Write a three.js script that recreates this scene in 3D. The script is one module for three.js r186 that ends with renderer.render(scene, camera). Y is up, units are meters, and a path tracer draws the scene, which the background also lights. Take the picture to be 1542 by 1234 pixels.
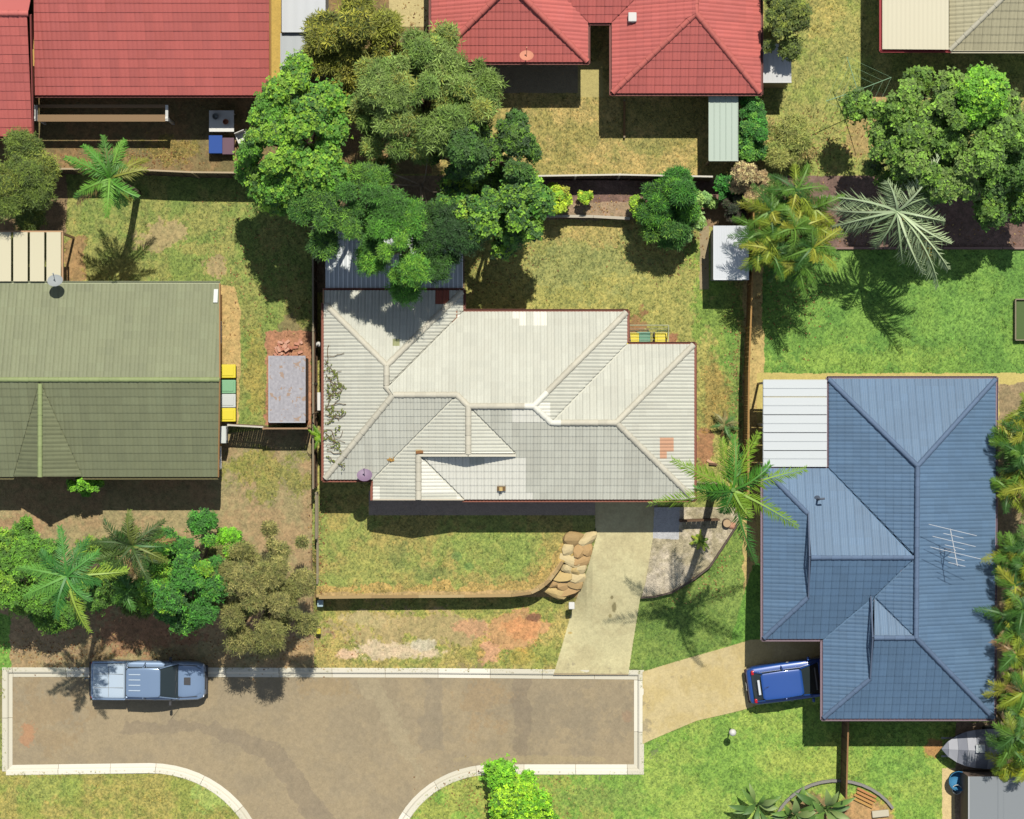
import * as THREE from 'three';
import { mergeGeometries } from 'three/addons/utils/BufferGeometryUtils.js';
import { RoundedBoxGeometry } from 'three/addons/geometries/RoundedBoxGeometry.js';

// ---------------------------------------------------------------- camera, sky, sun, exposure
const scene = new THREE.Scene();
const HC = 90, S = 34, CX = 771, CY = 617;              // drone height (m), ground scale (px of the plan per m), plan centre
const camera = new THREE.PerspectiveCamera(22.8, 1024 / 819, 1, 900);
camera.position.set(0, HC, 0);
camera.up.set(0, 0, -1);
camera.lookAt(0, 0, 0);
scene.add(camera);

const renderer = new THREE.WebGLRenderer({ antialias: true });
renderer.setSize(1024, 819);
renderer.toneMapping = THREE.LinearToneMapping;
renderer.toneMappingExposure = 1.55;
renderer.shadowMap.enabled = true;

const SUN = new THREE.Vector3(0.124, 1, -0.543).normalize();
{ // clear blue sky, brighter towards the horizon and round the sun
  const w = 256, h = 128, d = new Float32Array(w * h * 4), v = new THREE.Vector3();
  for (let j = 0; j < h; j++) for (let i = 0; i < w; i++) {
    const th = ((j + 0.5) / h - 0.5) * Math.PI, ph = ((i + 0.5) / w - 0.5) * 2 * Math.PI;
    v.set(Math.cos(th) * Math.cos(ph), Math.sin(th), Math.cos(th) * Math.sin(ph));
    const e = Math.max(0, v.y), k = Math.pow(1 - e, 3), g = Math.pow(Math.max(0, v.dot(SUN)), 40) * 0.5;
    const o = (j * w + i) * 4;
    d[o] = 0.175 + 0.34 * k + g; d[o + 1] = 0.225 + 0.31 * k + g; d[o + 2] = 0.32 + 0.23 * k + g * 0.9; d[o + 3] = 1;
  }
  const t = new THREE.DataTexture(d, w, h, THREE.RGBAFormat, THREE.FloatType);
  t.mapping = THREE.EquirectangularReflectionMapping; t.magFilter = THREE.LinearFilter; t.minFilter = THREE.LinearFilter;
  t.needsUpdate = true;
  scene.background = t; scene.environment = t;
}
const sun = new THREE.DirectionalLight(new THREE.Color(1, 0.955, 0.86), 4.6);
sun.position.copy(SUN).multiplyScalar(120);
sun.castShadow = true; sun.shadow.radius = 1; sun.shadow.mapSize.set(4096, 4096);
Object.assign(sun.shadow.camera, { left: -32, right: 32, top: 32, bottom: -32, near: 20, far: 200 });
scene.add(sun); scene.add(sun.target);

// ---------------------------------------------------------------- helpers
function rng(a) { return () => { a |= 0; a = a + 0x6D2B79F5 | 0; let t = Math.imul(a ^ a >>> 15, 1 | a); t = t + Math.imul(t ^ t >>> 7, 61 | t) ^ t; return ((t ^ t >>> 14) >>> 0) / 4294967296; }; }
const smooth = (a, b, x) => { x = Math.min(1, Math.max(0, (x - a) / (b - a))); return x * x * (3 - 2 * x); };
const lerp = (a, b, t) => a + (b - a) * t;
function hash2(x, y) { let h = Math.imul(x, 374761393) + Math.imul(y, 668265263); h = Math.imul(h ^ h >>> 13, 1274126177); return ((h ^ h >>> 16) >>> 0) / 4294967296; }
function vnoise(x, y) {
  const xi = Math.floor(x), yi = Math.floor(y); let fx = x - xi, fy = y - yi; fx = fx * fx * (3 - 2 * fx); fy = fy * fy * (3 - 2 * fy);
  const a = hash2(xi, yi), b = hash2(xi + 1, yi), c = hash2(xi, yi + 1), d = hash2(xi + 1, yi + 1);
  return a + (b - a) * fx + (c - a) * fy + (a - b - c + d) * fx * fy;
}
const fbm = (x, y) => vnoise(x, y) * 0.55 + vnoise(x * 2.1 + 7, y * 2.1 + 3) * 0.28 + vnoise(x * 4.3 + 1, y * 4.3 + 9) * 0.17;
const lin = c => { c /= 255; return c <= 0.04045 ? c / 12.92 : Math.pow((c + 0.055) / 1.055, 2.4); };
const K = 0.46;                                          // colour seen in full sun -> base colour
const B = (r, g, b, k = K) => new THREE.Color().setRGB(Math.min(0.86, lin(r) * k), Math.min(0.86, lin(g) * k), Math.min(0.86, lin(b) * k));
const M = (c, o = {}) => new THREE.MeshStandardMaterial(Object.assign({ color: c, roughness: 0.85, side: THREE.DoubleSide }, o));
const V3 = (x, y, z) => new THREE.Vector3(x, y, z);
const used = {};
const numbered = n => { const k = used[n] = (used[n] ?? -1) + 1; return k ? `${n}_${String(k).padStart(3, '0')}` : n; };
function sh(o) { o.traverse(m => { if (m.isMesh) { m.castShadow = true; m.receiveShadow = true; } }); return o; }
function thing(name, label, category, pos = [0, 0, 0], turn = 0, group) {
  const o = new THREE.Group(); o.name = numbered(name); o.position.set(...pos); o.rotation.y = turn;
  o.userData = { label, category }; if (group) o.userData.group = group; scene.add(o); return o;
}
function part(name, geo, m, parent) {
  if (Array.isArray(geo)) geo = geo.length > 1 ? mergeGeometries(geo.map(g => { const q = g.index ? g.toNonIndexed() : g; for (const a of Object.keys(q.attributes)) if (!['position', 'normal', 'uv'].includes(a)) q.deleteAttribute(a); return q; })) : geo[0];
  const o = new THREE.Mesh(geo, m); o.name = name; o.castShadow = o.receiveShadow = true; parent.add(o); return o;
}
function struct(name, geo, m) { const o = part(numbered(name), geo, m, scene); o.userData = { kind: 'structure' }; return o; }
const box = (w, h, d, x = 0, y = 0, z = 0, ry = 0) => { const g = new THREE.BoxGeometry(w, h, d); if (ry) g.rotateY(ry); return g.translate(x, y, z); };
const rbox = (w, h, d, r, x = 0, y = 0, z = 0) => new RoundedBoxGeometry(w, h, d, 2, Math.min(r, w / 2.1, h / 2.1, d / 2.1)).translate(x, y, z);
const cyl = (r0, r1, h, x = 0, y = 0, z = 0, n = 12) => new THREE.CylinderGeometry(r1, r0, h, n).translate(x, y + h / 2, z);
function rod(a, b, r, n = 6, r1 = r) {                    // tapered bar between two points
  const d = b.clone().sub(a), l = d.length(), g = new THREE.CylinderGeometry(r1, r, l, n);
  g.applyQuaternion(new THREE.Quaternion().setFromUnitVectors(V3(0, 1, 0), d.normalize()));
  return g.translate((a.x + b.x) / 2, (a.y + b.y) / 2, (a.z + b.z) / 2);
}
function tube(pts, r, n = 6, seg = 0) { return new THREE.TubeGeometry(new THREE.CatmullRomCurve3(pts), seg || pts.length * 3, r, n); }
function beam(a, b, w, h) {                               // box from a to b, w wide, h tall
  const d = b.clone().sub(a), l = d.length(), g = new THREE.BoxGeometry(l, h, w);
  d.normalize(); const z = V3().crossVectors(d, V3(0, 1, 0)).normalize(), y = V3().crossVectors(z, d);
  g.applyMatrix4(new THREE.Matrix4().makeBasis(d, y, z)); return g.translate((a.x + b.x) / 2, (a.y + b.y) / 2, (a.z + b.z) / 2);
}
function inPoly(x, y, p) { let c = false; for (let i = 0, j = p.length - 1; i < p.length; j = i++) { const a = p[i], b = p[j]; if ((a[1] > y) !== (b[1] > y) && x < (b[0] - a[0]) * (y - a[1]) / (b[1] - a[1]) + a[0]) c = !c; } return c; }
// plan point (px) at absolute height h -> world
const P = (px, py, h = 0) => V3((px - CX) / S * (1 - h / HC), h, (py - CY) / S * (1 - h / HC));

// ---------------------------------------------------------------- terrain
const arc = (cx, cy, rx, ry, a0, a1, n) => Array.from({ length: n + 1 }, (_, i) => { const a = (a0 + (a1 - a0) * i / n) * Math.PI / 180; return [cx + rx * Math.cos(a), cy + ry * Math.sin(a)]; });
const lo = (a, k = 1.0108) => a.map(([x, y]) => [CX + (x - CX) * k, CY + (y - CY) * k]);   // the street lies about a metre below the house lots
// road edge, at the middle of the kerb
const kerbNorth = lo([[9, 1162], [9, 1011], [300, 1011], [640, 1012], [964, 1015], [964, 1161], [760, 1161], ...arc(742, 1300, 150, 139, -90, -152, 10), [590, 1275], [586, 1360]]);
const kerbSouth = lo([[9, 1162], [225, 1159], ...arc(225, 1315, 168, 156, -90, -28, 10), [390, 1275], [394, 1360]]);
const roadPoly = [...kerbNorth, ...kerbSouth.slice().reverse()];
const terraceEdge = [[476, 900], [560, 899], [700, 898], [770, 897], [800, 893], [820, 881], [834, 866], [845, 850]];
const ROADY = -1.02;
function T(px, py, road = true) {
  if (road && inPoly(px, py, roadPoly)) return ROADY - 0.12;
  const w = lerp(1, 0.45, smooth(980, 1110, px));
  let t = -0.9 * smooth(830, 1000, py) * w;
  if (px > 470 && px < 900) { const lot = -1.2 * smooth(800, 880, py) + 0.3 * smooth(905, 985, py); const f = smooth(470, 480, px) * (1 - smooth(850, 896, px)); t = lerp(t, lot, f); }
  t += 0.03 * (fbm(px / 60, py / 60) - 0.5);
  return t;
}
const G = (px, py, h = 0) => V3((px - CX) / S, h, (py - CY) / S);   // plan point straight down on the ground plan
const gp = (px, py, lift = 0) => G(px, py, T(px, py) + lift);

// ---------------------------------------------------------------- ground colour in even light: kinds of grass, bare soil, clay, concrete and dust stains, each with its own outline and grain
const TX0 = -120, TY0 = -120, TX1 = 1662, TY1 = 1354, TW = 2048, TH = 1694;
const drive = [[896, 750], [986, 750], [983, 812], [972, 881], [965, 902], [948, 1021], [834, 1021], [862, 925], [884, 860], [897, 812]];
const drive2 = lo([[968, 1013], [1040, 990], [1130, 962], [1300, 962], [1300, 1030], [1230, 1030], [1118, 1068], [1050, 1085], [968, 1122]], 1.008);
const gravel = [[984, 764], [1112, 764], [1112, 790], [1092, 818], [1068, 854], [1040, 876], [1012, 893], [985, 900], [966, 900], [972, 881], [983, 812]];
const zones = [
  { p: [[470, 270], [1125, 270], [1125, 745], [470, 745]], c: [156, 152, 82], c2: [144, 144, 76], s: 0, k: 'g' },
  { e: [870, 395, 110, 60], c: [128, 136, 80], r: 1.6, k: 'g' }, { e: [820, 350, 60, 28], c: [158, 142, 82], r: 1.5, k: 'g' }, { e: [900, 350, 80, 20], c: [162, 144, 86], r: 1.6, k: 'g' },
  { e: [1085, 470, 42, 90], c: [96, 142, 48], r: 1.5, k: 'g' }, { e: [1075, 400, 45, 60], c: [112, 146, 52], r: 1.7, k: 'g' }, { e: [1105, 580, 24, 110], c: [84, 128, 50], r: 1.3, k: 'g' },
  { e: [1060, 668, 18, 34], c: [176, 112, 62], r: 1.4, k: 's' }, { e: [955, 490, 20, 30], c: [158, 104, 52], r: 1.5, k: 's' }, { e: [1012, 508, 16, 14], c: [168, 102, 60], r: 1.2, k: 's' }, { e: [1075, 600, 22, 70], c: [150, 122, 66], r: 1.6, k: 'g' },
  { p: [[470, 745], [862, 745], [862, 902], [470, 902]], c: [132, 142, 70], c2: [150, 140, 76], s: 0, k: 'g' },
  { e: [560, 850, 70, 34], c: [146, 146, 76], r: 1.8, k: 'g' }, { e: [740, 830, 90, 40], c: [126, 146, 68], r: 1.8, k: 'g' }, { e: [650, 865, 30, 14], c: [96, 112, 56], r: 1.3, k: 'g' }, { e: [600, 835, 26, 20], c: [104, 118, 60], r: 1.4, k: 'g' }, { e: [688, 838, 9, 9], c: [84, 122, 62], r: 0.9, k: 'g' }, { e: [706, 853, 9, 7], c: [86, 122, 60], r: 0.9, k: 'g' },
  { p: [[470, 885], [700, 880], [800, 872], [862, 800], [880, 900], [470, 905]], c: [166, 142, 80], s: 16, k: 'g' }, { p: [[470, 893], [800, 889], [820, 877], [846, 840], [880, 905], [470, 905]], c: [186, 152, 82], s: 3, k: 's' },
  { p: [[470, 903], [880, 903], [860, 1020], [470, 1020]], c: [132, 138, 66], c2: [160, 146, 82], s: 0, k: 'g' },
  { e: [620, 950, 150, 32], c: [176, 152, 88], r: 1.9, k: 's' }, { e: [545, 935, 50, 14], c: [184, 164, 100], r: 1.6, k: 's' }, { e: [585, 985, 82, 17], c: [214, 188, 146], r: 1.1, k: 's' }, { e: [520, 990, 22, 12], c: [226, 184, 140], r: 0.9, k: 's' }, { e: [632, 975, 26, 12], c: [206, 192, 158], r: 1, k: 's' }, { e: [640, 975, 26, 12], c: [200, 186, 150], r: 1.2, k: 's' },
  { e: [770, 955, 62, 38], c: [200, 144, 78], r: 1.3, k: 's' }, { e: [790, 950, 36, 24], c: [206, 136, 66], r: 1.1, k: 's' }, { e: [715, 950, 34, 16], c: [196, 142, 92], r: 1.4, k: 's' }, { e: [735, 985, 22, 24], c: [220, 156, 104], r: 1.2, k: 's' }, { e: [708, 988, 24, 14], c: [138, 138, 66], r: 1.3, k: 'g' }, { e: [790, 994, 45, 16], c: [150, 138, 60], r: 1.5, k: 'g' }, { e: [803, 934, 15, 9], c: [122, 72, 46], r: 0.8, k: 's' },
  { p: [[946, 770], [1134, 770], [1134, 1010], [946, 1014]], c: [98, 126, 52], c2: [114, 136, 60], s: 0, k: 'g' }, { e: [1100, 905, 40, 60], c: [126, 148, 70], r: 1.6, k: 'g' },
  { p: [[1134, 265], [1680, 265], [1680, 376], [1134, 376]], c: [134, 104, 88], c2: [122, 92, 78], s: 3, k: 's' },
  { p: [[1134, 376], [1680, 376], [1680, 572], [1134, 572]], c: [110, 146, 60], c2: [94, 134, 54], s: 0, k: 'g' }, { e: [1290, 540, 160, 26], c: [132, 160, 68], r: 1.8, k: 'g' }, { e: [1450, 480, 60, 60], c: [114, 154, 66], r: 1.8, k: 'g' },
  { p: [[1120, 265], [1150, 265], [1150, 960], [1120, 960]], c: [196, 168, 84], s: 4, k: 's' }, { p: [[1140, 562], [1680, 562], [1680, 1100], [1140, 1100]], c: [206, 188, 104], s: 1.5, k: 'c' }, { p: [[1505, 580], [1680, 560], [1680, 1160], [1490, 1160]], c: [156, 134, 88], s: 5, k: 's' },
  { p: [[968, 1020], [1130, 962], [1240, 962], [1240, 1084], [1500, 1084], [1500, 1160], [1430, 1160], [1430, 1360], [590, 1360], [600, 1165], [968, 1165]], c: [116, 150, 60], c2: [138, 160, 70], s: 0, k: 'g' },
  { e: [1230, 1150, 70, 40], c: [148, 160, 72], r: 1.8, k: 'g' }, { e: [1350, 1150, 60, 40], c: [108, 148, 60], r: 1.6, k: 'g' }, { p: [[1134, 850], [1150, 850], [1150, 962], [1100, 975]], c: [98, 140, 52], s: 3, k: 'g' },
  { e: [760, 1230, 170, 55], c: [150, 148, 72], r: 2, k: 'g' }, { e: [900, 1205, 70, 30], c: [120, 138, 66], r: 1.8, k: 'g' },
  { e: [1408, 1128, 18, 18], c: [190, 124, 52], r: 0.9, k: 's' }, { e: [1300, 1250, 62, 72], c: [196, 140, 76], r: 0.5, k: 's' }, { e: [1230, 1250, 70, 68], c: [150, 110, 66], r: 0.6, k: 's' },
  { p: [[1422, 1160], [1442, 1160], [1442, 1360], [1422, 1360]], c: [222, 196, 138], s: 1, k: 'c' }, { p: [[1442, 1090], [1680, 1090], [1680, 1360], [1442, 1360]], c: [158, 132, 98], s: 2, k: 's' },
  { p: [[-130, 1165], [225, 1163], [320, 1180], [380, 1230], [395, 1360], [-130, 1360]], c: [132, 140, 64], c2: [152, 144, 76], s: 0, k: 'g' }, { e: [60, 1190, 60, 30], c: [132, 150, 70], r: 1.8, k: 'g' }, { e: [320, 1205, 46, 26], c: [140, 166, 84], r: 1.6, k: 'g' },
  { p: [[-130, 700], [470, 640], [470, 1010], [-130, 1010]], c: [170, 140, 88], c2: [160, 144, 88], s: 0, k: 's' }, { e: [410, 715, 70, 46], c: [110, 122, 54], r: 1.5, k: 'g' }, { e: [370, 700, 40, 30], c: [122, 128, 56], r: 1.5, k: 'g' }, { e: [30, 790, 50, 22], c: [172, 132, 84], r: 1.6, k: 's' }, { e: [60, 960, 120, 40], c: [172, 140, 92], r: 1.6, k: 's' }, { e: [210, 950, 110, 42], c: [168, 116, 72], r: 1.5, k: 's' }, { e: [400, 950, 90, 40], c: [160, 122, 84], r: 1.5, k: 's' }, { e: [445, 985, 40, 18], c: [176, 142, 84], r: 1.4, k: 's' }, { p: [[-130, 900], [8, 930], [8, 1012], [-130, 1012]], c: [110, 150, 60], s: 5, k: 'g' },
  { p: [[95, 262], [472, 262], [472, 640], [330, 640], [330, 430], [95, 430]], c: [118, 136, 64], c2: [138, 140, 74], s: 0, k: 'g' }, { e: [245, 355, 40, 26], c: [178, 154, 92], r: 1.7, k: 's' }, { e: [325, 395, 24, 20], c: [176, 150, 92], r: 1.5, k: 's' }, { e: [290, 375, 40, 14], c: [150, 142, 80], r: 1.6, k: 'g' }, { e: [110, 390, 26, 50], c: [172, 128, 68], r: 1.2, k: 's' },
  { p: [[328, 428], [354, 432], [362, 470], [360, 640], [328, 640]], c: [198, 164, 84], s: 3, k: 's' }, { e: [385, 560, 20, 90], c: [156, 140, 70], r: 1.5, k: 'g' }, { e: [440, 520, 30, 60], c: [132, 116, 62], r: 1.3, k: 's' }, { p: [[400, 500], [470, 500], [470, 640], [400, 640]], c: [180, 122, 78], s: 6, k: 's' },
  { p: [[-130, -130], [650, -130], [650, 262], [-130, 262]], c: [150, 116, 62], c2: [128, 112, 58], s: 0, k: 's' }, { e: [240, 225, 60, 26], c: [124, 118, 60], r: 1.6, k: 'g' }, { p: [[404, -130], [428, -130], [428, 160], [404, 160]], c: [206, 172, 80], s: 1, k: 'c' }, { p: [[-130, 262], [100, 262], [100, 350], [-130, 350]], c: [148, 120, 76], s: 3, k: 's' },
  { p: [[650, -130], [1150, -130], [1150, 270], [650, 270]], c: [168, 150, 90], c2: [146, 138, 76], s: 0, k: 'g' }, { p: [[868, 92], [908, 92], [908, 146], [868, 146]], c: [188, 174, 104], s: 0.5, k: 'c' }, { e: [960, 220, 60, 24], c: [128, 132, 70], r: 1.6, k: 'g' }, { p: [[585, -130], [650, -130], [650, 40], [585, 40]], c: [206, 188, 128], s: 1, k: 'c' }, { p: [[655, 92], [870, 92], [870, 140], [655, 140]], c: [150, 138, 110], s: 0.5, k: 'c' },
  { p: [[1150, -130], [1680, -130], [1680, 265], [1150, 265]], c: [136, 146, 72], c2: [150, 148, 82], s: 0, k: 'g' }, { e: [1235, 20, 40, 40], c: [168, 154, 86], r: 1.6, k: 'g' }, { e: [1300, 190, 30, 50], c: [182, 150, 74], r: 1.5, k: 's' }, { e: [1320, 145, 40, 10], c: [184, 148, 78], r: 1.3, k: 's' }, { e: [1180, 210, 50, 40], c: [150, 150, 84], r: 1.6, k: 'g' },
  { p: [[800, 270], [1130, 270], [1130, 330], [800, 330]], c: [142, 108, 90], c2: [130, 96, 80], s: 0, k: 's' }, { p: [[800, 306], [960, 306], [960, 330], [800, 330]], c: [172, 142, 104], s: 4, k: 's' }, { p: [[470, 265], [700, 265], [700, 440], [470, 440]], c: [150, 126, 88], s: 0, k: 's' },
  { p: [[1054, 338], [1068, 338], [1068, 436], [1054, 436]], c: [168, 150, 112], s: 1, k: 'c' }, { p: [[1050, 310], [1130, 310], [1130, 342], [1050, 342]], c: [146, 116, 74], s: 3, k: 's' },
  { p: [[555, 740], [990, 740], [990, 776], [555, 776]], c: [172, 156, 140], s: 0, k: 'c' },
  { p: gravel, c: [184, 172, 150], c2: [150, 140, 112], s: 0, k: 'p' }, { p: [[984, 764], [1024, 764], [1022, 813], [983, 811]], c: [196, 196, 196], s: 0, k: 'c' },
  { p: drive, c: [208, 198, 148], c2: [196, 184, 136], s: 0, k: 'c' }, { e: [926, 916, 5, 11], c: [120, 110, 66], r: 0.9, k: 'c' }, { e: [922, 901, 3, 4], c: [128, 116, 70], r: 0.8, k: 'c' }, { e: [920, 930, 3, 4], c: [150, 138, 86], r: 0.8, k: 'c' }, { e: [860, 957, 5, 2], c: [190, 160, 80], r: 0.8, k: 'c' },
  { p: drive2, c: [206, 186, 132], c2: [200, 178, 118], s: 0, k: 'c' },
  { p: roadPoly, c: [176, 156, 118], c2: [168, 150, 116], s: 0, k: 'r' },
  { p: [[520, 1014], [560, 1014], [600, 1080], [640, 1180], [622, 1185], [580, 1095]], c: [182, 166, 128], s: 14, k: 'r', o: 0.5 }, { e: [490, 1040, 44, 22], c: [176, 148, 98], r: 1.9, k: 'r', o: 0.5 }, { e: [725, 1060, 44, 60], c: [178, 146, 98], r: 1.9, k: 'r', o: 0.5 }, { e: [860, 1090, 110, 60], c: [150, 136, 110], r: 2, k: 'r', o: 0.5 }, { p: [[772, 1016], [800, 1016], [796, 1150], [776, 1150]], c: [138, 122, 100], s: 9, k: 'r', o: 0.45 }, { p: [[640, 1016], [668, 1016], [664, 1140], [630, 1140]], c: [150, 136, 112], s: 10, k: 'r', o: 0.45 },
  { e: [60, 1080, 80, 60], c: [170, 142, 98], r: 1.9, k: 'r', o: 0.5 }, { e: [32, 1108, 14, 26], c: [206, 140, 90], r: 1.4, k: 'r', o: 0.7 }, { p: [[180, 1096], [300, 1090], [420, 1130], [520, 1260], [480, 1270], [390, 1150], [290, 1106], [180, 1110]], c: [142, 126, 104], s: 10, k: 'r', o: 0.45 }, { e: [945, 1085, 10, 12], c: [172, 136, 104], r: 1.4, k: 'r', o: 0.6 }, { e: [800, 1150, 180, 6], c: [186, 166, 118], r: 1.6, k: 'r', o: 0.6 }, { e: [640, 1022, 330, 5], c: [180, 160, 118], r: 1.6, k: 'r', o: 0.6 },
];
const groundKind = new Uint8Array(TW * TH);              // 0 grass, 1 the rest: where tufts grow
const groundCol = new Float32Array(TW * TH * 3);
let groundMap;
{
  for (const z of zones) {
    const q = z.p || [[z.e[0] - z.e[2] * 1.9, z.e[1] - z.e[3] * 1.9], [z.e[0] + z.e[2] * 1.9, z.e[1] + z.e[3] * 1.9]];
    const m = (z.s || 0) + 2; z.b = [Math.min(...q.map(a => a[0])) - m, Math.min(...q.map(a => a[1])) - m, Math.max(...q.map(a => a[0])) + m, Math.max(...q.map(a => a[1])) + m];
  }
  const px2i = x => (x - TX0) / (TX1 - TX0) * TW, py2j = y => (y - TY0) / (TY1 - TY0) * TH;
  const col = groundCol, kd = new Uint8Array(TW * TH), base = [lin(130), lin(136), lin(70)];
  for (let i = 0; i < TW * TH; i++) { col[i * 3] = base[0]; col[i * 3 + 1] = base[1]; col[i * 3 + 2] = base[2]; }
  const KI = { g: 0, s: 1, c: 2, r: 3, p: 4 };
  zones.forEach((z, zi) => {
    const i0 = Math.max(0, Math.floor(px2i(z.b[0]))), i1 = Math.min(TW - 1, Math.ceil(px2i(z.b[2]))), j0 = Math.max(0, Math.floor(py2j(z.b[1]))), j1 = Math.min(TH - 1, Math.ceil(py2j(z.b[3])));
    const c = z.c.map(lin), c2 = (z.c2 || z.c).map(lin), k = KI[z.k];
    for (let j = j0; j <= j1; j++) for (let i = i0; i <= i1; i++) {
      const x = TX0 + (i + 0.5) / TW * (TX1 - TX0), y = TY0 + (j + 0.5) / TH * (TY1 - TY0);
      let a = 0;
      if (z.p) {
        let qx = x, qy = y;
        if (z.s) { qx += (fbm(x / 14 + zi, y / 14) - 0.5) * 2.2 * z.s; qy += (fbm(x / 14, y / 14 + zi + 50) - 0.5) * 2.2 * z.s; }
        a = inPoly(qx, qy, z.p) ? 1 : 0;
      } else {
        const dx = (x - z.e[0]) / z.e[2], dy = (y - z.e[1]) / z.e[3], d = Math.sqrt(dx * dx + dy * dy);
        if (d > 1.85) continue;
        const n = (fbm(x / 22 + zi * 3.1, y / 22) - 0.5) * 1.5 + (vnoise(x / 4, y / 4 + zi) - 0.5) * 0.5 + (vnoise(x / 1.3, y / 1.3 + zi) - 0.5) * 0.35;
        a = Math.min(1, Math.max(0, (0.85 - d + n * z.r * 0.6) / 0.22)) * (z.k === 'g' ? 0.6 : 0.82);
      }
      if (z.o) a *= z.o; if (a <= 0) continue;
      const o = (j * TW + i), m = z.c2 ? smooth(0.35, 0.65, fbm(x / 34 + zi, y / 34 + 11) * 0.8 + vnoise(x / 5, y / 5) * 0.2) : 0;
      for (let q = 0; q < 3; q++) col[o * 3 + q] = lerp(col[o * 3 + q], lerp(c[q], c2[q], m), a);
      if (a > 0.5 || z.o) kd[o] = k;
    }
  });
  const data = new Uint8Array(TW * TH * 4), toS = v => { v = Math.min(1, Math.max(0, v)); return 255 * (v <= 0.0031308 ? v * 12.92 : 1.055 * Math.pow(v, 1 / 2.4) - 0.055); };
  for (let j = 0; j < TH; j++) for (let i = 0; i < TW; i++) {
    const o = j * TW + i, k = kd[o]; groundKind[o] = k;
    const f = hash2(i, j) - 0.5, f2 = vnoise(i / 2.3, j / 2.3) - 0.5, f3 = vnoise(i / 7, j / 7) - 0.5, f4 = fbm(i / 45, j / 45) - 0.5;
    let m = 1, t = 0;
    let ds = 0;
    if (k === 0) { m = 1 + f * 0.4 + f2 * 0.75 + f3 * 0.34 + f4 * 0.12; t = f2 * 0.2 + f3 * 0.16 + f4 * 0.08; m *= 1.45; ds = 0; }
    else if (k === 1) { m = 1.24 + f * 0.36 + f2 * 0.6 + f3 * 0.36 + f4 * 0.12; t = f3 * 0.14; ds = 0.18; }
    else if (k === 2) { m = 1.16 + f * 0.2 + f2 * 0.22 + f3 * 0.13 + f4 * 0.1; ds = 0.06; }
    else if (k === 3) { m = 1.02 + f * 0.16 + f2 * 0.16 + f3 * 0.12 + f4 * 0.08; ds = 0.1; }
    else m = 1.6 + f * 0.65 + f2 * 0.8 + f3 * 0.6;
    const lum = col[o * 3] * 0.3 + col[o * 3 + 1] * 0.6 + col[o * 3 + 2] * 0.1;
    for (let q = 0; q < 3; q++) {
      const v = lerp(col[o * 3 + q], lum, ds) * K * m * (q === 0 ? 1 + t * 0.6 : q === 2 ? 1 + t * 0.3 : 1);
      col[o * 3 + q] = v; data[o * 4 + q] = toS(v);
    }
    data[o * 4 + 3] = 255;
  }
  groundMap = new THREE.DataTexture(data, TW, TH, THREE.RGBAFormat); groundMap.colorSpace = THREE.SRGBColorSpace;
  groundMap.magFilter = THREE.LinearFilter; groundMap.minFilter = THREE.LinearMipmapLinearFilter; groundMap.generateMipmaps = true; groundMap.needsUpdate = true;
}
function noiseTex(n, f, rep, seed = 0) {                  // grey relief, tileable enough at its size
  const d = new Uint8Array(n * n * 4);
  for (let j = 0; j < n; j++) for (let i = 0; i < n; i++) { const v = 255 * Math.min(1, Math.max(0, f(i, j))); const o = (j * n + i) * 4; d[o] = d[o + 1] = d[o + 2] = v; d[o + 3] = 255; }
  const t = new THREE.DataTexture(d, n, n, THREE.RGBAFormat); t.magFilter = THREE.LinearFilter; t.wrapS = t.wrapT = THREE.RepeatWrapping; t.repeat.set(rep, rep); t.needsUpdate = true; return t;
}
const bumpGrass = noiseTex(512, (i, j) => 0.5 * hash2(i, j) + 0.5 * vnoise(i / 3, j / 3), 12);
const bumpFine = noiseTex(512, (i, j) => 0.6 * hash2(i + 9, j) + 0.4 * vnoise(i / 4, j / 4), 16);
const groundMat = (bump, scale, rough = 0.95) => new THREE.MeshStandardMaterial({ map: groundMap, roughness: rough, bumpMap: bump, bumpScale: scale, side: THREE.DoubleSide });
const mLawn = groundMat(bumpGrass, 0.015), mPave = groundMat(bumpFine, 0.004, 0.9), mRoad = groundMat(bumpFine, 0.006, 0.9), mGravel = groundMat(bumpGrass, 0.03);

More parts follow.
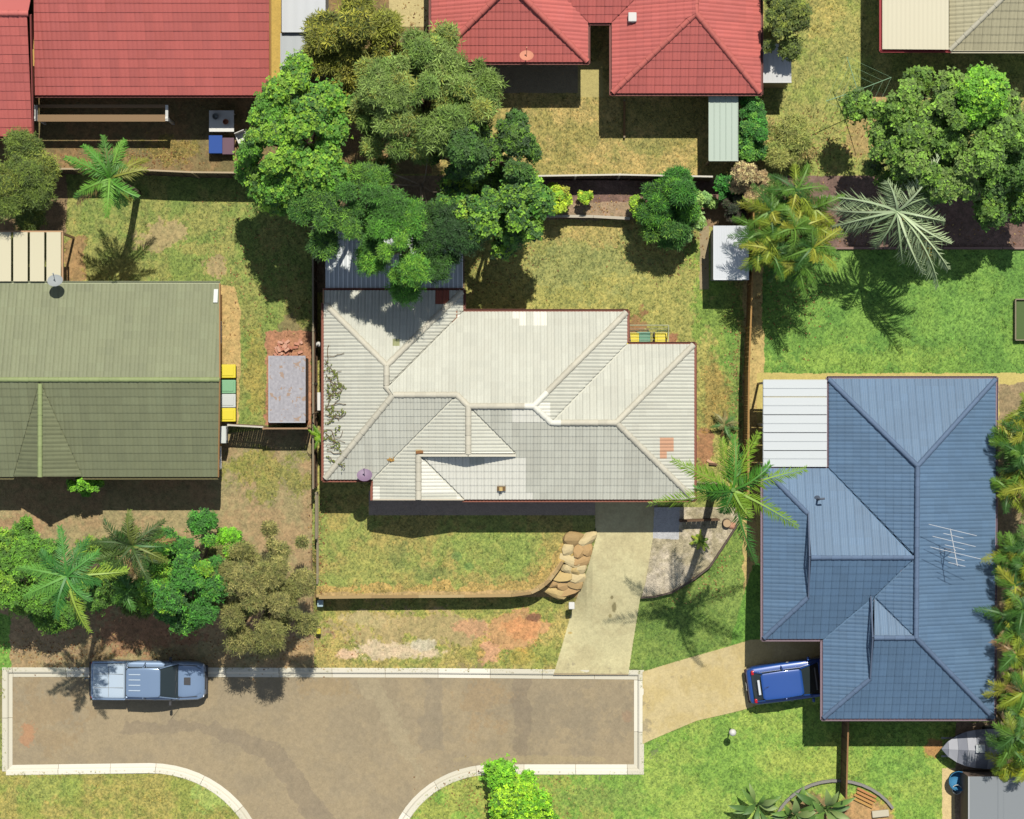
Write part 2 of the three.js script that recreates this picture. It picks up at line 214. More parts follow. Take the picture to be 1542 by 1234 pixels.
// sheet draped on the terrain, cut to a plan polygon (cells of CELL px)
const CELL = 8.5;
function clipPoly(poly, f) { const out = []; for (let i = 0; i < poly.length; i++) { const a = poly[i], b = poly[(i + 1) % poly.length], fa = f(a), fb = f(b); if (fa >= 0) out.push(a); if ((fa >= 0) !== (fb >= 0)) { const t = fa / (fa - fb); out.push(a.map((v, k) => v + (b[k] - v) * t)); } } return out; }
function drape(poly, hf, lift) {
  const pos = [], uv = [], idx = [];
  const x0 = Math.floor(Math.min(...poly.map(a => a[0])) / CELL), x1 = Math.ceil(Math.max(...poly.map(a => a[0])) / CELL), y0 = Math.floor(Math.min(...poly.map(a => a[1])) / CELL), y1 = Math.ceil(Math.max(...poly.map(a => a[1])) / CELL);
  for (let j = y0; j < y1; j++) {
    const row = clipPoly(clipPoly(poly, a => a[1] - j * CELL), a => (j + 1) * CELL - a[1]);
    if (row.length < 3) continue;
    for (let i = x0; i < x1; i++) {
      const c = clipPoly(clipPoly(row, a => a[0] - i * CELL), a => (i + 1) * CELL - a[0]);
      if (c.length < 3) continue;
      const pts = c.map(a => new THREE.Vector2(a[0], a[1])), tri = THREE.ShapeUtils.triangulateShape(pts, []), b = pos.length / 3;
      for (const a of c) { const h = hf(a[0], a[1]) + lift; const p = G(a[0], a[1], h); pos.push(p.x, p.y, p.z); uv.push((a[0] - TX0) / (TX1 - TX0), (a[1] - TY0) / (TY1 - TY0)); }
      for (const t of tri) { const [A, Bq, Cq] = t, s = (c[Bq][0] - c[A][0]) * (c[Cq][1] - c[A][1]) - (c[Bq][1] - c[A][1]) * (c[Cq][0] - c[A][0]); if (Math.abs(s) < 1e-6) continue; if (s > 0) idx.push(b + A, b + Cq, b + Bq); else idx.push(b + A, b + Bq, b + Cq); }
    }
  }
  const g = new THREE.BufferGeometry(); g.setAttribute('position', new THREE.Float32BufferAttribute(pos, 3)); g.setAttribute('uv', new THREE.Float32BufferAttribute(uv, 2)); g.setIndex(idx); g.computeVertexNormals(); return g;
}
{
  const big = new THREE.PlaneGeometry(800, 800).rotateX(-Math.PI / 2).translate(0, -1.4, 0);
  struct('ground', big, M(B(128, 138, 70)));
  struct('lawn', drape([[TX0, TY0], [TX1, TY0], [TX1, TY1], [TX0, TY1]], T, 0), mLawn);
  const flatUp = (x, y) => 0.03 * (fbm(x / 60, y / 60) - 0.5);
  struct('lawn_terrace', drape([[476, 690], [896, 690], [896, 812], [884, 824], [870, 832], ...terraceEdge.slice().reverse()], flatUp, 0.02), mLawn);
  const Tn = (x, y) => T(x, y, false);
  struct('driveway', drape(drive, Tn, 0.03), mPave);
  struct('neighbour_driveway', drape(drive2, Tn, 0.03), mPave);
  struct('gravel_bed', drape(gravel, Tn, 0.05), mGravel);
  struct('road', drape(roadPoly, () => ROADY, 0), mRoad);
}
// kerb and channel: an upstand with a sloping face and a shallow pan, swept along the road edge
function sweep(pts, prof, closed = false) {               // pts world (x,z,y), prof [(side, up)]
  const n = pts.length, pos = [], idx = [], m = prof.length;
  for (let i = 0; i < n; i++) {
    const a = pts[Math.max(0, i - 1)], b = pts[Math.min(n - 1, i + 1)]; let d1 = pts[i].clone().sub(a).setY(0), d2 = b.clone().sub(pts[i]).setY(0);
    if (d1.lengthSq() < 1e-9) d1.copy(d2); if (d2.lengthSq() < 1e-9) d2.copy(d1); d1.normalize(); d2.normalize();
    const n1 = V3(-d1.z, 0, d1.x), n2 = V3(-d2.z, 0, d2.x), nn = n1.clone().add(n2).normalize(), sc = 1 / Math.max(0.5, nn.dot(n1));
    for (const [s, u] of prof) pos.push(pts[i].x + nn.x * s * sc, pts[i].y + u, pts[i].z + nn.z * s * sc);
  }
  for (let i = 0; i < n - 1; i++) for (let k = 0; k < m - 1; k++) { const a = i * m + k; idx.push(a, a + 1, a + m, a + 1, a + m + 1, a + m); }
  const g = new THREE.BufferGeometry(); g.setAttribute('position', new THREE.Float32BufferAttribute(pos, 3)); g.setIndex(idx);
  const q = g.toNonIndexed(); q.computeVertexNormals(); q.setAttribute('uv', new THREE.Float32BufferAttribute(new Float32Array(q.attributes.position.count * 2), 2)); return q;
}
const resample = (pts, d) => { const o = []; for (let i = 0; i < pts.length - 1; i++) { const a = pts[i], b = pts[i + 1], l = Math.hypot(b[0] - a[0], b[1] - a[1]), n = Math.max(1, Math.round(l / d)); for (let k = 0; k < n; k++) o.push([lerp(a[0], b[0], k / n), lerp(a[1], b[1], k / n)]); } o.push(pts[pts.length - 1]); return o; };
const tileGrain = noiseTex(256, (i, j) => 0.72 + 0.28 * (0.5 * hash2(i, j) + 0.5 * fbm(i / 14, j / 14)), 1.6);
{
  const prof = [[-0.17, -0.3], [-0.17, 0.125], [-0.15, 0.14], [0.02, 0.14], [0.07, 0.115], [0.12, 0.02], [0.27, 0.012], [0.27, -0.1]];
  const ks = [[222, 216, 198], [214, 208, 190], [228, 222, 206], [206, 200, 180]].map(c => M(B(...c, K * 1.6), { map: tileGrain, bumpMap: bumpFine, bumpScale: 0.003 }));
  for (const [path, sg] of [[kerbNorth, 1], [kerbSouth, -1]]) { // cast lengths with open joints between them
    const o = new THREE.Group(); o.name = numbered('kerb'); o.userData = { kind: 'structure' }; scene.add(o);
    const q = resample(path, 10).map(a => G(a[0], a[1], ROADY)), n = 8; let c = 0;
    for (let i = 0; i < q.length - 1; i += n, c++) { const seg = q.slice(i, i + n + 1).map(p => p.clone()); if (seg.length < 2) break; const l = seg.length; seg[0].lerp(seg[1], 0.03); seg[l - 1].lerp(seg[l - 2], 0.03); part('kerb_length', sweep(seg, prof.map(a => [a[0] * sg, a[1] + (hash2(c, 3) - 0.5) * 0.012])), ks[Math.floor(hash2(c, 7 + sg) * 4)], o); }
  }
}
// ---------------------------------------------------------------- tiled roofs
// a plane is [downhill direction, eave line in plan px, eave height, slope]; points on it are solved from plan px
const DIRS = { N: V3(0, 0, -1), S: V3(0, 0, 1), E: V3(1, 0, 0), W: V3(-1, 0, 0) };
function plane(dir, e, h0, tan) {
  const ns = dir === 'N' || dir === 'S', e0 = (e - (ns ? CY : CX)) / S * (1 - h0 / HC), sg = dir === 'S' || dir === 'E' ? 1 : -1;
  const H = (x, z) => h0 + sg * (e0 - (ns ? z : x)) * tan;
  const cs = 1 / Math.hypot(1, tan), D = DIRS[dir].clone().multiplyScalar(cs); D.y = -tan * cs;
  const N = DIRS[dir].clone().multiplyScalar(tan * cs); N.y = cs;
  const U = V3().crossVectors(N, D), O = ns ? V3(0, h0, e0) : V3(e0, h0, 0);
  return { dir, H, D, N, U, O, tan, at(px, py, lift = 0) { let h = h0; for (let k = 0; k < 6; k++) { const p = P(px, py, h); h = H(p.x, p.z); } const p = P(px, py, h); p.y += lift; return p; } };
}
function tileSoup(w, g, rolls, amp, lip) {                // triangles [x,y,z,nx,ny,nz] x3; x along the course, z downhill
  const n = rolls * 4, out = [], f = u => amp * Math.pow(0.5 - 0.5 * Math.cos(2 * Math.PI * rolls * u / w), 0.8), L = g * 1.07, gap = 0.004;
  const top = (u, z) => { const d = (f(u + 0.002) - f(u - 0.002)) / 0.004, q = Math.hypot(1, d); return [u, f(u) + (z === 0 ? lip : 0.004), z, -d / q, 1 / q, 0.05]; };
  for (let i = 0; i < n; i++) {
    const a = gap + (w - 2 * gap) * i / n, b = gap + (w - 2 * gap) * (i + 1) / n, A = top(a, 0), Bq = top(b, 0), C = top(b, -L), D = top(a, -L);
    out.push([A, Bq, C], [A, C, D]);
    const fa = [a, -0.01, 0.004, 0, 0, 1], fb = [b, -0.01, 0.004, 0, 0, 1], ta = [a, A[1], 0, 0, 0, 1], tb = [b, Bq[1], 0, 0, 0, 1];
    out.push([fa, fb, tb], [fa, tb, ta]);
  }
  return out;
}
function soupGeo(soup, tone) {
  const n = soup.length * 3, p = new Float32Array(n * 3), nn = new Float32Array(n * 3), c = new Float32Array(n * 3), uv = new Float32Array(n * 2); let k = 0;
  for (const t of soup) for (const v of t) { p.set(v.slice(0, 3), k * 3); nn.set(v.slice(3, 6), k * 3); c.set(tone, k * 3); uv[k * 2] = v[0] + tone[0] * 3.7; uv[k * 2 + 1] = v[2] + tone[1] * 5.3; k++; }
  const g = new THREE.BufferGeometry(); g.setAttribute('position', new THREE.BufferAttribute(p, 3)); g.setAttribute('normal', new THREE.BufferAttribute(nn, 3)); g.setAttribute('color', new THREE.BufferAttribute(c, 3)); g.setAttribute('uv', new THREE.BufferAttribute(uv, 2)); return g;
}
// opts: tile {w,g,rolls,amp,lip}, tones(list of linear rgb), special(px,py)->tone|null
const worn = (x, y, d) => 0.5 + (fbm(x / 24, y / 24) - 0.5) * 1.1 + (d === 'N' || d === 'S' ? vnoise(x / 5, y / 60) - 0.5 : vnoise(x / 60, y / 5) - 0.5) * 0.5;
function tiledRoof(parent, faces, opts, seed) {
  const { w, g, rolls, amp, lip, tones, special, weight = worn } = opts, R = rng(seed), soup = tileSoup(w, g, rolls, amp, lip), full = [], cut = [];
  const mat = new THREE.MeshStandardMaterial({ vertexColors: true, map: tileGrain, roughness: opts.rough ?? 0.8, side: THREE.DoubleSide });
  const deck = [];
  for (const f of faces) {
    const pl = f.pl, loc = f.poly.map(a => { const p = pl.at(a[0], a[1]).sub(pl.O); return [p.dot(pl.U), p.dot(pl.D)]; });
    let area = 0; loc.forEach((a, i) => { const b = loc[(i + 1) % loc.length]; area += a[0] * b[1] - b[0] * a[1]; });
    const sg = area > 0 ? 1 : -1;
    const inset = (i, q) => { const a = loc[i], b = loc[(i + 1) % loc.length], dx = b[0] - a[0], dz = b[1] - a[1], l = Math.hypot(dx, dz) || 1; return ((dx * (q[1] - a[1]) - dz * (q[0] - a[0])) / l) * sg; };
    const val = f.valley || [], VO = 0.04;
    const inside = q => inPoly(q[0], q[1], loc) && val.every(i => { const a = loc[i], b = loc[(i + 1) % loc.length], s = ((q[0] - a[0]) * (b[0] - a[0]) + (q[1] - a[1]) * (b[1] - a[1])) / ((b[0] - a[0]) ** 2 + (b[1] - a[1]) ** 2); return s < 0 || s > 1 || inset(i, q) > VO; });
    const tris = THREE.ShapeUtils.triangulateShape(loc.map(a => new THREE.Vector2(a[0], a[1])), []).map(t => {
      const v = t.map(i => loc[i]), cr = (v[1][0] - v[0][0]) * (v[2][1] - v[0][1]) - (v[1][1] - v[0][1]) * (v[2][0] - v[0][0]), ts = cr > 0 ? 1 : -1;
      return [0, 1, 2].map(k => { const a = v[k], b = v[(k + 1) % 3], dx = b[0] - a[0], dz = b[1] - a[1], l = Math.hypot(dx, dz) || 1, n = loc.length, ia = t[k], ib = t[(k + 1) % 3]; let off = 0; if ((ia + 1) % n === ib && val.includes(ia)) off = VO; if ((ib + 1) % n === ia && val.includes(ib)) off = VO; return q => ((dx * (q[1] - a[1]) - dz * (q[0] - a[0])) / l) * ts - off; });
    });
    { // deck under the tiles
      const v = f.poly.map(a => pl.at(a[0], a[1], -0.03)), dp = [];
      for (const t3 of THREE.ShapeUtils.triangulateShape(loc.map(a => new THREE.Vector2(a[0], a[1])), [])) for (const q of t3.map(i => v[i])) dp.push(q.x, q.y, q.z);
      const dg = new THREE.BufferGeometry(); dg.setAttribute('position', new THREE.Float32BufferAttribute(dp, 3)); dg.computeVertexNormals(); dg.setAttribute('uv', new THREE.Float32BufferAttribute(new Float32Array(dp.length / 3 * 2), 2)); deck.push(dg);
    }
    const xs = loc.map(a => a[0]), zs = loc.map(a => a[1]), c0 = Math.floor(Math.min(...xs) / w), c1 = Math.ceil(Math.max(...xs) / w), k0 = Math.floor(-Math.max(...zs) / g - 0.01), k1 = Math.ceil(-Math.min(...zs) / g);
    for (let k = k0; k < k1; k++) for (let c = c0; c < c1; c++) {
      const x0 = c * w, z0 = -k * g, ee = 0.012, cor = [[x0 + ee, z0 - ee], [x0 + w - ee, z0 - ee], [x0 + w - ee, z0 - g + ee], [x0 + ee, z0 - g + ee]];
      const all = cor.every(inside) && inside([x0 + w / 2, z0 - g / 2]);
      if (!all && !tris.some(es => es.every(e => cor.some(q => e(q) > 0)))) continue;
      const o = pl.O.clone().addScaledVector(pl.U, x0).addScaledVector(pl.D, z0).addScaledVector(pl.N, (R() - 0.5) * 0.006), mid = o.clone().addScaledVector(pl.U, w / 2).addScaledVector(pl.D, -g / 2);
      const sc = HC / (HC - mid.y), px = CX + mid.x * S * sc, py = CY + mid.z * S * sc;
      let tone = special && special(px, py, R);
      if (!tone) { tone = tones[Math.floor(R() * tones.length)]; if (weight) { const q = weight(px, py, pl.dir); tone = tones[Math.min(tones.length - 1, Math.max(0, Math.floor((q + (R() - 0.5) * 0.3) * tones.length)))]; } }
      const mtx = new THREE.Matrix4().makeBasis(pl.U, pl.N, pl.D).setPosition(o);
      if (all) full.push({ mtx, tone, d: mid.x * mid.x + mid.z * mid.z });
      else {
        const s0 = soup.map(t => t.map(v => [v[0] + x0, v[1], v[2] + z0, v[3], v[4], v[5]])); let s = [];
        for (const es of tris) { let q0 = s0; for (const e of es) { const nx = []; for (const t of q0) { const q = clipPoly(t, v => e([v[0], Math.max(v[2], z0 - g)])); for (let i = 1; i + 1 < q.length; i++) nx.push([q[0], q[i], q[i + 1]]); } q0 = nx; if (!q0.length) break; } s = s.concat(q0); }
        if (s.length) { const cg = soupGeo(s, tone); cg.applyMatrix4(new THREE.Matrix4().makeBasis(pl.U, pl.N, pl.D).setPosition(pl.O)); cut.push(cg); }
      }
    }
  }
  const mid = tones[tones.length >> 1], roof = part('roof', deck, M(new THREE.Color().setRGB(...mid)), parent), cache = new Map(), key = t => t.join();
  full.sort((a, b) => a.d - b.d);
  const geoOf = t => { if (!cache.has(key(t))) cache.set(key(t), soupGeo(soup, t)); return cache.get(key(t)); };
  full.slice(0, 300).forEach((t, i) => { const m = new THREE.Mesh(geoOf(t.tone), mat); m.name = 'roof_tile'; m.applyMatrix4(t.mtx); m.castShadow = m.receiveShadow = true; roof.add(m); });
  const rest = cut.concat(full.slice(300).map(t => geoOf(t.tone).clone().applyMatrix4(t.mtx)));
  if (rest.length) { const m = new THREE.Mesh(mergeGeometries(rest), mat); m.name = 'roof_tiles'; m.userData.kind = 'stuff'; m.castShadow = m.receiveShadow = true; roof.add(m); }
  return roof;
}
function capGeo(r, len) {
  const n = 8, soup = [], P0 = (i, z, rr) => { const a = (-82 + 164 * i / n) * Math.PI / 180; return [Math.sin(a) * rr, Math.cos(a) * rr - r * 0.42, z, Math.sin(a), Math.cos(a), 0]; };
  for (let i = 0; i < n; i++) { const A = P0(i, 0, r), Bq = P0(i + 1, 0, r), C = P0(i + 1, len * 1.05, r * 1.13), D = P0(i, len * 1.05, r * 1.13); soup.push([A, C, Bq], [A, D, C]); const e = P0(i, len * 1.05, r * 0.9), f = P0(i + 1, len * 1.05, r * 0.9); soup.push([D, C, f].map(v => [v[0], v[1], v[2], 0, 0, 1]), [D, f, e].map(v => [v[0], v[1], v[2], 0, 0, 1])); }
  return soup;
}
function ridgeCaps(roof, lines, r, len, tones, seed, special) { // each line: [pointHigh, pointLow] world
  const R = rng(seed), mat = new THREE.MeshStandardMaterial({ vertexColors: true, map: tileGrain, roughness: 0.8, side: THREE.DoubleSide }), cache = new Map();
  for (const [a, b] of lines) {
    const d = b.clone().sub(a), L = d.length(), n = Math.max(1, Math.round(L / len)), l = L / n; d.normalize();
    const X = V3().crossVectors(V3(0, 1, 0), d).normalize(), Y = V3().crossVectors(d, X);
    for (let i = 0; i < n; i++) {
      const o = a.clone().addScaledVector(d, l * i); o.y += 0.045 + (R() - 0.5) * 0.008;
      const sc = HC / (HC - o.y); let tone = (special && special(CX + o.x * S * sc, CY + o.z * S * sc, R)) || tones[Math.floor(R() * tones.length)];
      const k = tone.join() + l.toFixed(2); if (!cache.has(k)) cache.set(k, soupGeo(capGeo(r, l), tone));
      const m = new THREE.Mesh(cache.get(k), mat); m.name = 'ridge_cap'; m.castShadow = m.receiveShadow = true;
      m.applyMatrix4(new THREE.Matrix4().makeBasis(X, Y, d).setPosition(o)); roof.add(m);
    }
  }
}
function tonesOf(r, g, b, n, v, k = K, tint = 0) { const c = B(r, g, b, k), R = rng(n * 77 + r), o = []; for (let i = 0; i < n; i++) { const m = 1 - v + 2 * v * i / (n - 1), q = 1 + (R() - 0.5) * tint; o.push([c.r * m * q, c.g * m, c.b * m / q]); } return o; }
// walls: plan polygon in px at ground, from y0 to y1
function walls(parent, poly, y0, y1, m, h = y0) {
  const w = poly.map(a => P(a[0], a[1], h)), s = new THREE.Shape(w.map(p => new THREE.Vector2(p.x, -p.z)));
  const g = new THREE.ExtrudeGeometry(s, { depth: y1 - y0, bevelEnabled: false }); g.rotateX(-Math.PI / 2); g.translate(0, y0, 0); return part('wall', g, m, parent);
}
function gutters(parent, pts, m, name = 'gutter', w = 0.11, h = 0.1) { // pts world, along the eave edge
  for (let i = 0; i < pts.length - 1; i++) { const a = pts[i], b = pts[i + 1]; if (!a || !b) continue;
    const d = b.clone().sub(a).normalize(), L = a.distanceTo(b), z = V3().crossVectors(d, V3(0, 1, 0)).normalize(), y = V3().crossVectors(z, d);
    const sh_ = new THREE.Shape(); sh_.moveTo(-w / 2, h / 2); sh_.lineTo(-w / 2, -h / 2); sh_.lineTo(w / 2, -h / 2); sh_.lineTo(w / 2, h / 2); sh_.lineTo(w / 2 - 0.015, h / 2); sh_.lineTo(w / 2 - 0.015, -h / 2 + 0.015); sh_.lineTo(-w / 2 + 0.015, -h / 2 + 0.015); sh_.lineTo(-w / 2 + 0.015, h / 2);
    const g = new THREE.ExtrudeGeometry(sh_, { depth: L, bevelEnabled: false }); // x across, y up, z along
    g.applyMatrix4(new THREE.Matrix4().makeBasis(z.clone().negate(), y, d).setPosition(a)); part(name, g, m, parent); }
}
function soffit(parent, poly, h, m) { const w = poly.map(a => P(a[0], a[1], h)), s = new THREE.Shape(w.map(p => new THREE.Vector2(p.x, -p.z))); const g = new THREE.ShapeGeometry(s); g.rotateX(-Math.PI / 2); g.translate(0, h - 0.06, 0); return part('eave_lining', g, m, parent); }
function triGeo(...tris) { const p = []; for (const t of tris) for (const v of t) p.push(v.x, v.y, v.z); const g = new THREE.BufferGeometry(); g.setAttribute('position', new THREE.Float32BufferAttribute(p, 3)); g.computeVertexNormals(); g.setAttribute('uv', new THREE.Float32BufferAttribute(new Float32Array(p.length / 3 * 2), 2)); return g; }
function slab(pts, th) { const v = V3().crossVectors(pts[1].clone().sub(pts[0]), pts[2].clone().sub(pts[0])).normalize().multiplyScalar(th), b = pts.map(p => p.clone().add(v)), t = []; for (let i = 1; i + 1 < pts.length; i++) { t.push([pts[0], pts[i], pts[i + 1]], [b[0], b[i + 1], b[i]]); } pts.forEach((p, i) => { const j = (i + 1) % pts.length; t.push([p, b[i], pts[j]], [pts[j], b[i], b[j]]); }); return triGeo(...t); }
const mSoffit = M(new THREE.Color(0.6, 0.58, 0.54)), mBrick = M(B(168, 120, 92)), mRust = M(B(150, 78, 50), { roughness: 0.6 });
// a window in a wall: frame and pane, facing along n
function windowAt(parent, c, n, w, h) {
  const q = new THREE.Quaternion().setFromUnitVectors(V3(0, 0, 1), n), f = part('window', [box(w, 0.06, 0.08, 0, h / 2), box(w, 0.06, 0.08, 0, -h / 2), box(0.06, h - 0.06, 0.08, -w / 2 + 0.03), box(0.06, h - 0.06, 0.08, w / 2 - 0.03), box(0.05, h - 0.06, 0.06)], M(new THREE.Color(0.7, 0.7, 0.68), { roughness: 0.4 }), parent);
  f.position.copy(c).addScaledVector(n, 0.03); f.quaternion.copy(q);
  part('pane', box(w - 0.08, h - 0.08, 0.012), M(new THREE.Color(0.03, 0.035, 0.04), { roughness: 0.05 }), f);
}

// ---- the pale tiled house in the middle
{
  const h0 = 2.75, t = 0.3, g = thing('tiled_house', 'pale cream concrete tiled hip roof house with rust red gutters beside the stone steps', 'house');
  const pN = plane('N', 438, h0 - 0.2, t), pW = plane('W', 488, h0, t), pE0 = plane('E', 697, h0 - 0.19, t), pN1 = plane('N', 470, h0, t), pE1 = plane('E', 944, h0, t), pN2 = plane('N', 519, h0, t), pE2 = plane('E', 1045, h0, t), pS = plane('S', 752, h0, t), pS1 = plane('S', 722, h0, t), pW1 = plane('W', 562, h0, t), pE3 = plane('E', 846, h0, t), pE4 = plane('E', 698, h0, t);
  const faces = [
    { pl: pN, poly: [[488, 438], [697, 438], [582, 551], [491, 460], [488, 457]] },
    { pl: pW, poly: [[488, 457], [491, 460], [582, 551], [581, 582], [592, 596], [488, 722]].filter(Boolean) },
    { pl: pE0, poly: [[697, 438], [697, 470], [584, 582], [581, 580], [582, 551]], valley: [1] },
    { pl: pN1, poly: [[697, 470], [944, 470], [803, 612], [705, 612], [688, 595], [592, 595], [584, 583]], valley: [6] },
    { pl: pE1, poly: [[944, 470], [944, 519], [830, 637], [803, 612]], valley: [1] },
    { pl: pN2, poly: [[944, 519], [1045, 519], [928, 637], [830, 637]], valley: [3] },
    { pl: pE2, poly: [[1045, 519], [1045, 752], [928, 637]] },
    { pl: pS1, poly: [[592, 595], [688, 595], [562, 722], [488, 722]], valley: [1] },
    { pl: pW1, poly: [[562, 722], [688, 595], [705, 612], [705, 683], [630, 683], [630, 752], [562, 752]], valley: [0] },
    { pl: pE3, poly: [[705, 612], [776, 683], [705, 683]], valley: [0] },
    { pl: pE4, poly: [[630, 684], [698, 752], [630, 752]], valley: [0] },
    { pl: pS, poly: [[705, 612], [803, 612], [830, 637], [928, 637], [1045, 752], [776, 752], [776, 683]], valley: [6] },
    { pl: pS, poly: [[776, 684], [776, 752], [698, 752], [630, 684]], valley: [2] },
  ];
  const tones = tonesOf(214, 213, 197, 8, 0.08, K * 1.2, 0.02), white = [...B(238, 236, 222, K * 1.3).toArray()], orange = [...B(214, 164, 130, K * 1.2).toArray()], rust = [0.2, 0.05, 0.025], moss = [0.2, 0.21, 0.1];
  const inR = (x, y, a, b, c, d) => x > a && x < c && y > b && y < d;
  const special = (x, y, R) => {
    if (inR(x, y, 768, 470, 822, 492) && !(x > 793 && x < 800)) return R() < 0.85 ? white : null;
    if (inR(x, y, 776, 607, 826, 640) && y < 640) return white;
    if (inR(x, y, 630, 684, 795, 745) || inR(x, y, 690, 744, 804, 752) || inR(x, y, 562, 728, 574, 752)) return R() < 0.93 ? white : tones[6];
    if (inR(x, y, 993, 656, 1013, 690) && !(x > 1003 && y > 680)) return orange;
    if (inR(x, y, 657, 436, 678, 458)) return rust;
    if ((inR(x, y, 841, 533, 851, 544) || inR(x, y, 578, 497, 584, 510) || inR(x, y, 596, 508, 606, 520)) && R() < 0.5) return moss;
    return null;
  };
  const weight = (x, y, d) => 0.55 + (fbm(x / 40, y / 40) - 0.5) * 0.9 + (d === 'N' || d === 'S' ? vnoise(x / 4, y / 70) - 0.5 : vnoise(x / 70, y / 4) - 0.5) * (d === 'S' ? 1.1 : 0.6);
  const roof = tiledRoof(g, faces, { w: 0.3, g: 0.315, rolls: 2, amp: 0.03, lip: 0.028, tones, special, weight }, 5);
  const at = (pl, x, y) => pl.at(x, y);
  ridgeCaps(roof, [[at(pN, 582, 551), at(pN, 491, 460)], [at(pN, 582, 551), at(pN, 695, 440)], [at(pW, 582, 551), at(pW, 582, 580)], [at(pW, 592, 596), at(pW, 581, 582)], [at(pS1, 592, 595), at(pS1, 490, 720)], [at(pN1, 592, 595), at(pN1, 688, 595)], [at(pN1, 705, 612), at(pN1, 688, 595)], [at(pN1, 705, 612), at(pN1, 803, 612)], [at(pE1, 803, 612), at(pE1, 830, 637)], [at(pN1, 803, 612), at(pN1, 943, 471)], [at(pN2, 830, 637), at(pN2, 928, 637)], [at(pN2, 928, 637), at(pN2, 1044, 520)], [at(pS, 928, 637), at(pS, 1044, 751)], [at(pW1, 705, 612), at(pW1, 705, 684)], [at(pW1, 630, 682), at(pW1, 630, 752)]], 0.125, 0.42, tonesOf(214, 208, 188, 4, 0.06, K * 1.2), 9, (x, y) => inR(x, y, 776, 600, 840, 640) ? white : null);
  // gablet over the lower front roof, and the small front gable
  const gab = M(B(206, 198, 176));
  const A = pW1.at(632, 684), Bq = pE3.at(776, 684), C = pW1.at(705, 684);
  part('gable_wall', triGeo([A, Bq, C]), gab, g);
  part('barge_board', [beam(A.clone().add(V3(0, 0.03, 0.06)), C.clone().add(V3(0, 0.03, 0.06)), 0.1, 0.14), beam(C.clone().add(V3(0, 0.03, 0.06)), Bq.clone().add(V3(0, 0.03, 0.06)), 0.1, 0.14)], M(B(232, 226, 206)), g);
  const A2 = pW1.at(562, 751), B2 = pE4.at(698, 751), C2 = pW1.at(630, 751);
  part('gable_wall', triGeo([A2, B2, C2]), gab, g); part('barge_board', [beam(A2.clone().add(V3(0, 0, 0.05)), C2.clone().add(V3(0, 0, 0.05)), 0.05, 0.14), beam(C2.clone().add(V3(0, 0, 0.05)), B2.clone().add(V3(0, 0, 0.05)), 0.05, 0.14)], M(B(226, 214, 190)), g);
  part('barge_board', beam(pN.at(487, 438), pN.at(487, 458), 0.05, 0.16), M(B(190, 150, 110)), g);
  const e = (x, y, h = h0) => P(x, y, h).add(V3(0, -0.05, 0));
  gutters(g, [e(485.5, 724.5), e(485.5, 456)], mRust); gutters(g, [e(486, 436, h0 - 0.27), e(699.5, 436, h0 - 0.27), e(699.5, 468, h0 - 0.2)], mRust); gutters(g, [e(698, 467.5), e(946.5, 467.5), e(946.5, 517), e(1047.5, 517), e(1047.5, 754.5), e(696, 754.5)], mRust); gutters(g, [e(559.5, 754), e(559.5, 724.5), e(485.5, 724.5)], mRust);
  soffit(g, [[486, 474], [944, 474], [944, 519], [1045, 519], [1045, 752], [562, 752], [562, 722], [486, 722]], h0 - 0.06, mSoffit);
  walls(g, [[502, 470], [690, 470], [690, 486], [930, 486], [930, 534], [1030, 534], [1030, 740], [575, 740], [575, 710], [502, 710]], -0.1, h0 - 0.08, mBrick, 1.3);
  // garage door and front windows under the eave
  const gd = part('garage_door', [0, 1, 2, 3, 4].map(i => rbox(2.5, 0.44, 0.05, 0.02, 0, 0.24 + i * 0.46, 0)), M(B(214, 206, 186), { roughness: 0.5 }), g); gd.position.copy(P(938, 740, 1.3)).setY(0.0); gd.position.z += 0.03;
  for (const x of [625, 700, 800, 862]) windowAt(g, P(x, 740, 1.5), V3(0, 0, 1), 1.5, 1.2);
  for (const x of [740, 830, 900]) windowAt(g, P(x, 486, 1.5), V3(0, 0, -1), 1.4, 1.1);
  for (const y of [560, 640]) windowAt(g, P(1030, y, 1.5), V3(1, 0, 0), 1.2, 1.0);
  // things fixed to the roof
  const vp = thing('roof_vent', 'small brown roof vent on the white front tiles', 'roof vent', pS.at(755, 736).toArray()); part('vent_base', box(0.36, 0.14, 0.2, 0, 0.06, 0), M(B(120, 92, 52)), vp); part('vent_cap', box(0.14, 0.1, 0.16, -0.02, 0.18, 0.02), M(B(216, 186, 120)), vp); part('cable', rod(V3(-0.05, 0.03, 0.1), V3(-0.07, -0.04, 0.3), 0.02), M(new THREE.Color(0.03, 0.03, 0.03)), vp);
  const fl = thing('flashing_block', 'rust brown timber end poking out beside the small front gable ridge', 'flashing', pW1.at(632, 681).toArray()); part('timber_end', box(0.3, 0.1, 0.12, 0, 0.12, 0, 0.1), M(B(150, 100, 50)), fl); part('flashing', box(0.34, 0.02, 0.2, 0, 0.05, 0), M(B(200, 180, 130)), fl);
  const nest = thing('leaf_litter', 'small orange heap of dry leaves caught in the roof valley', 'leaf litter', pS1.at(588, 692).toArray()); { const R = rng(3), gg = []; for (let i = 0; i < 26; i++) { const q = new THREE.PlaneGeometry(0.08, 0.04); q.rotateX(-1.57 + (R() - 0.5)); q.rotateY(R() * 6); gg.push(q.translate((R() - 0.5) * 0.26, 0.02 + R() * 0.08, (R() - 0.5) * 0.2)); } part('dry_leaves', gg, M(B(196, 150, 70)), nest).userData.kind = 'stuff'; }
  // satellite dish on the front left corner
  dish('satellite_dish', 'mauve grey oval satellite dish on the front corner of the pale house', P(549, 717, 3.35), pS1.at(549, 706), 0.33, M(B(150, 124, 152), { roughness: 0.6 }), 0.95);
}
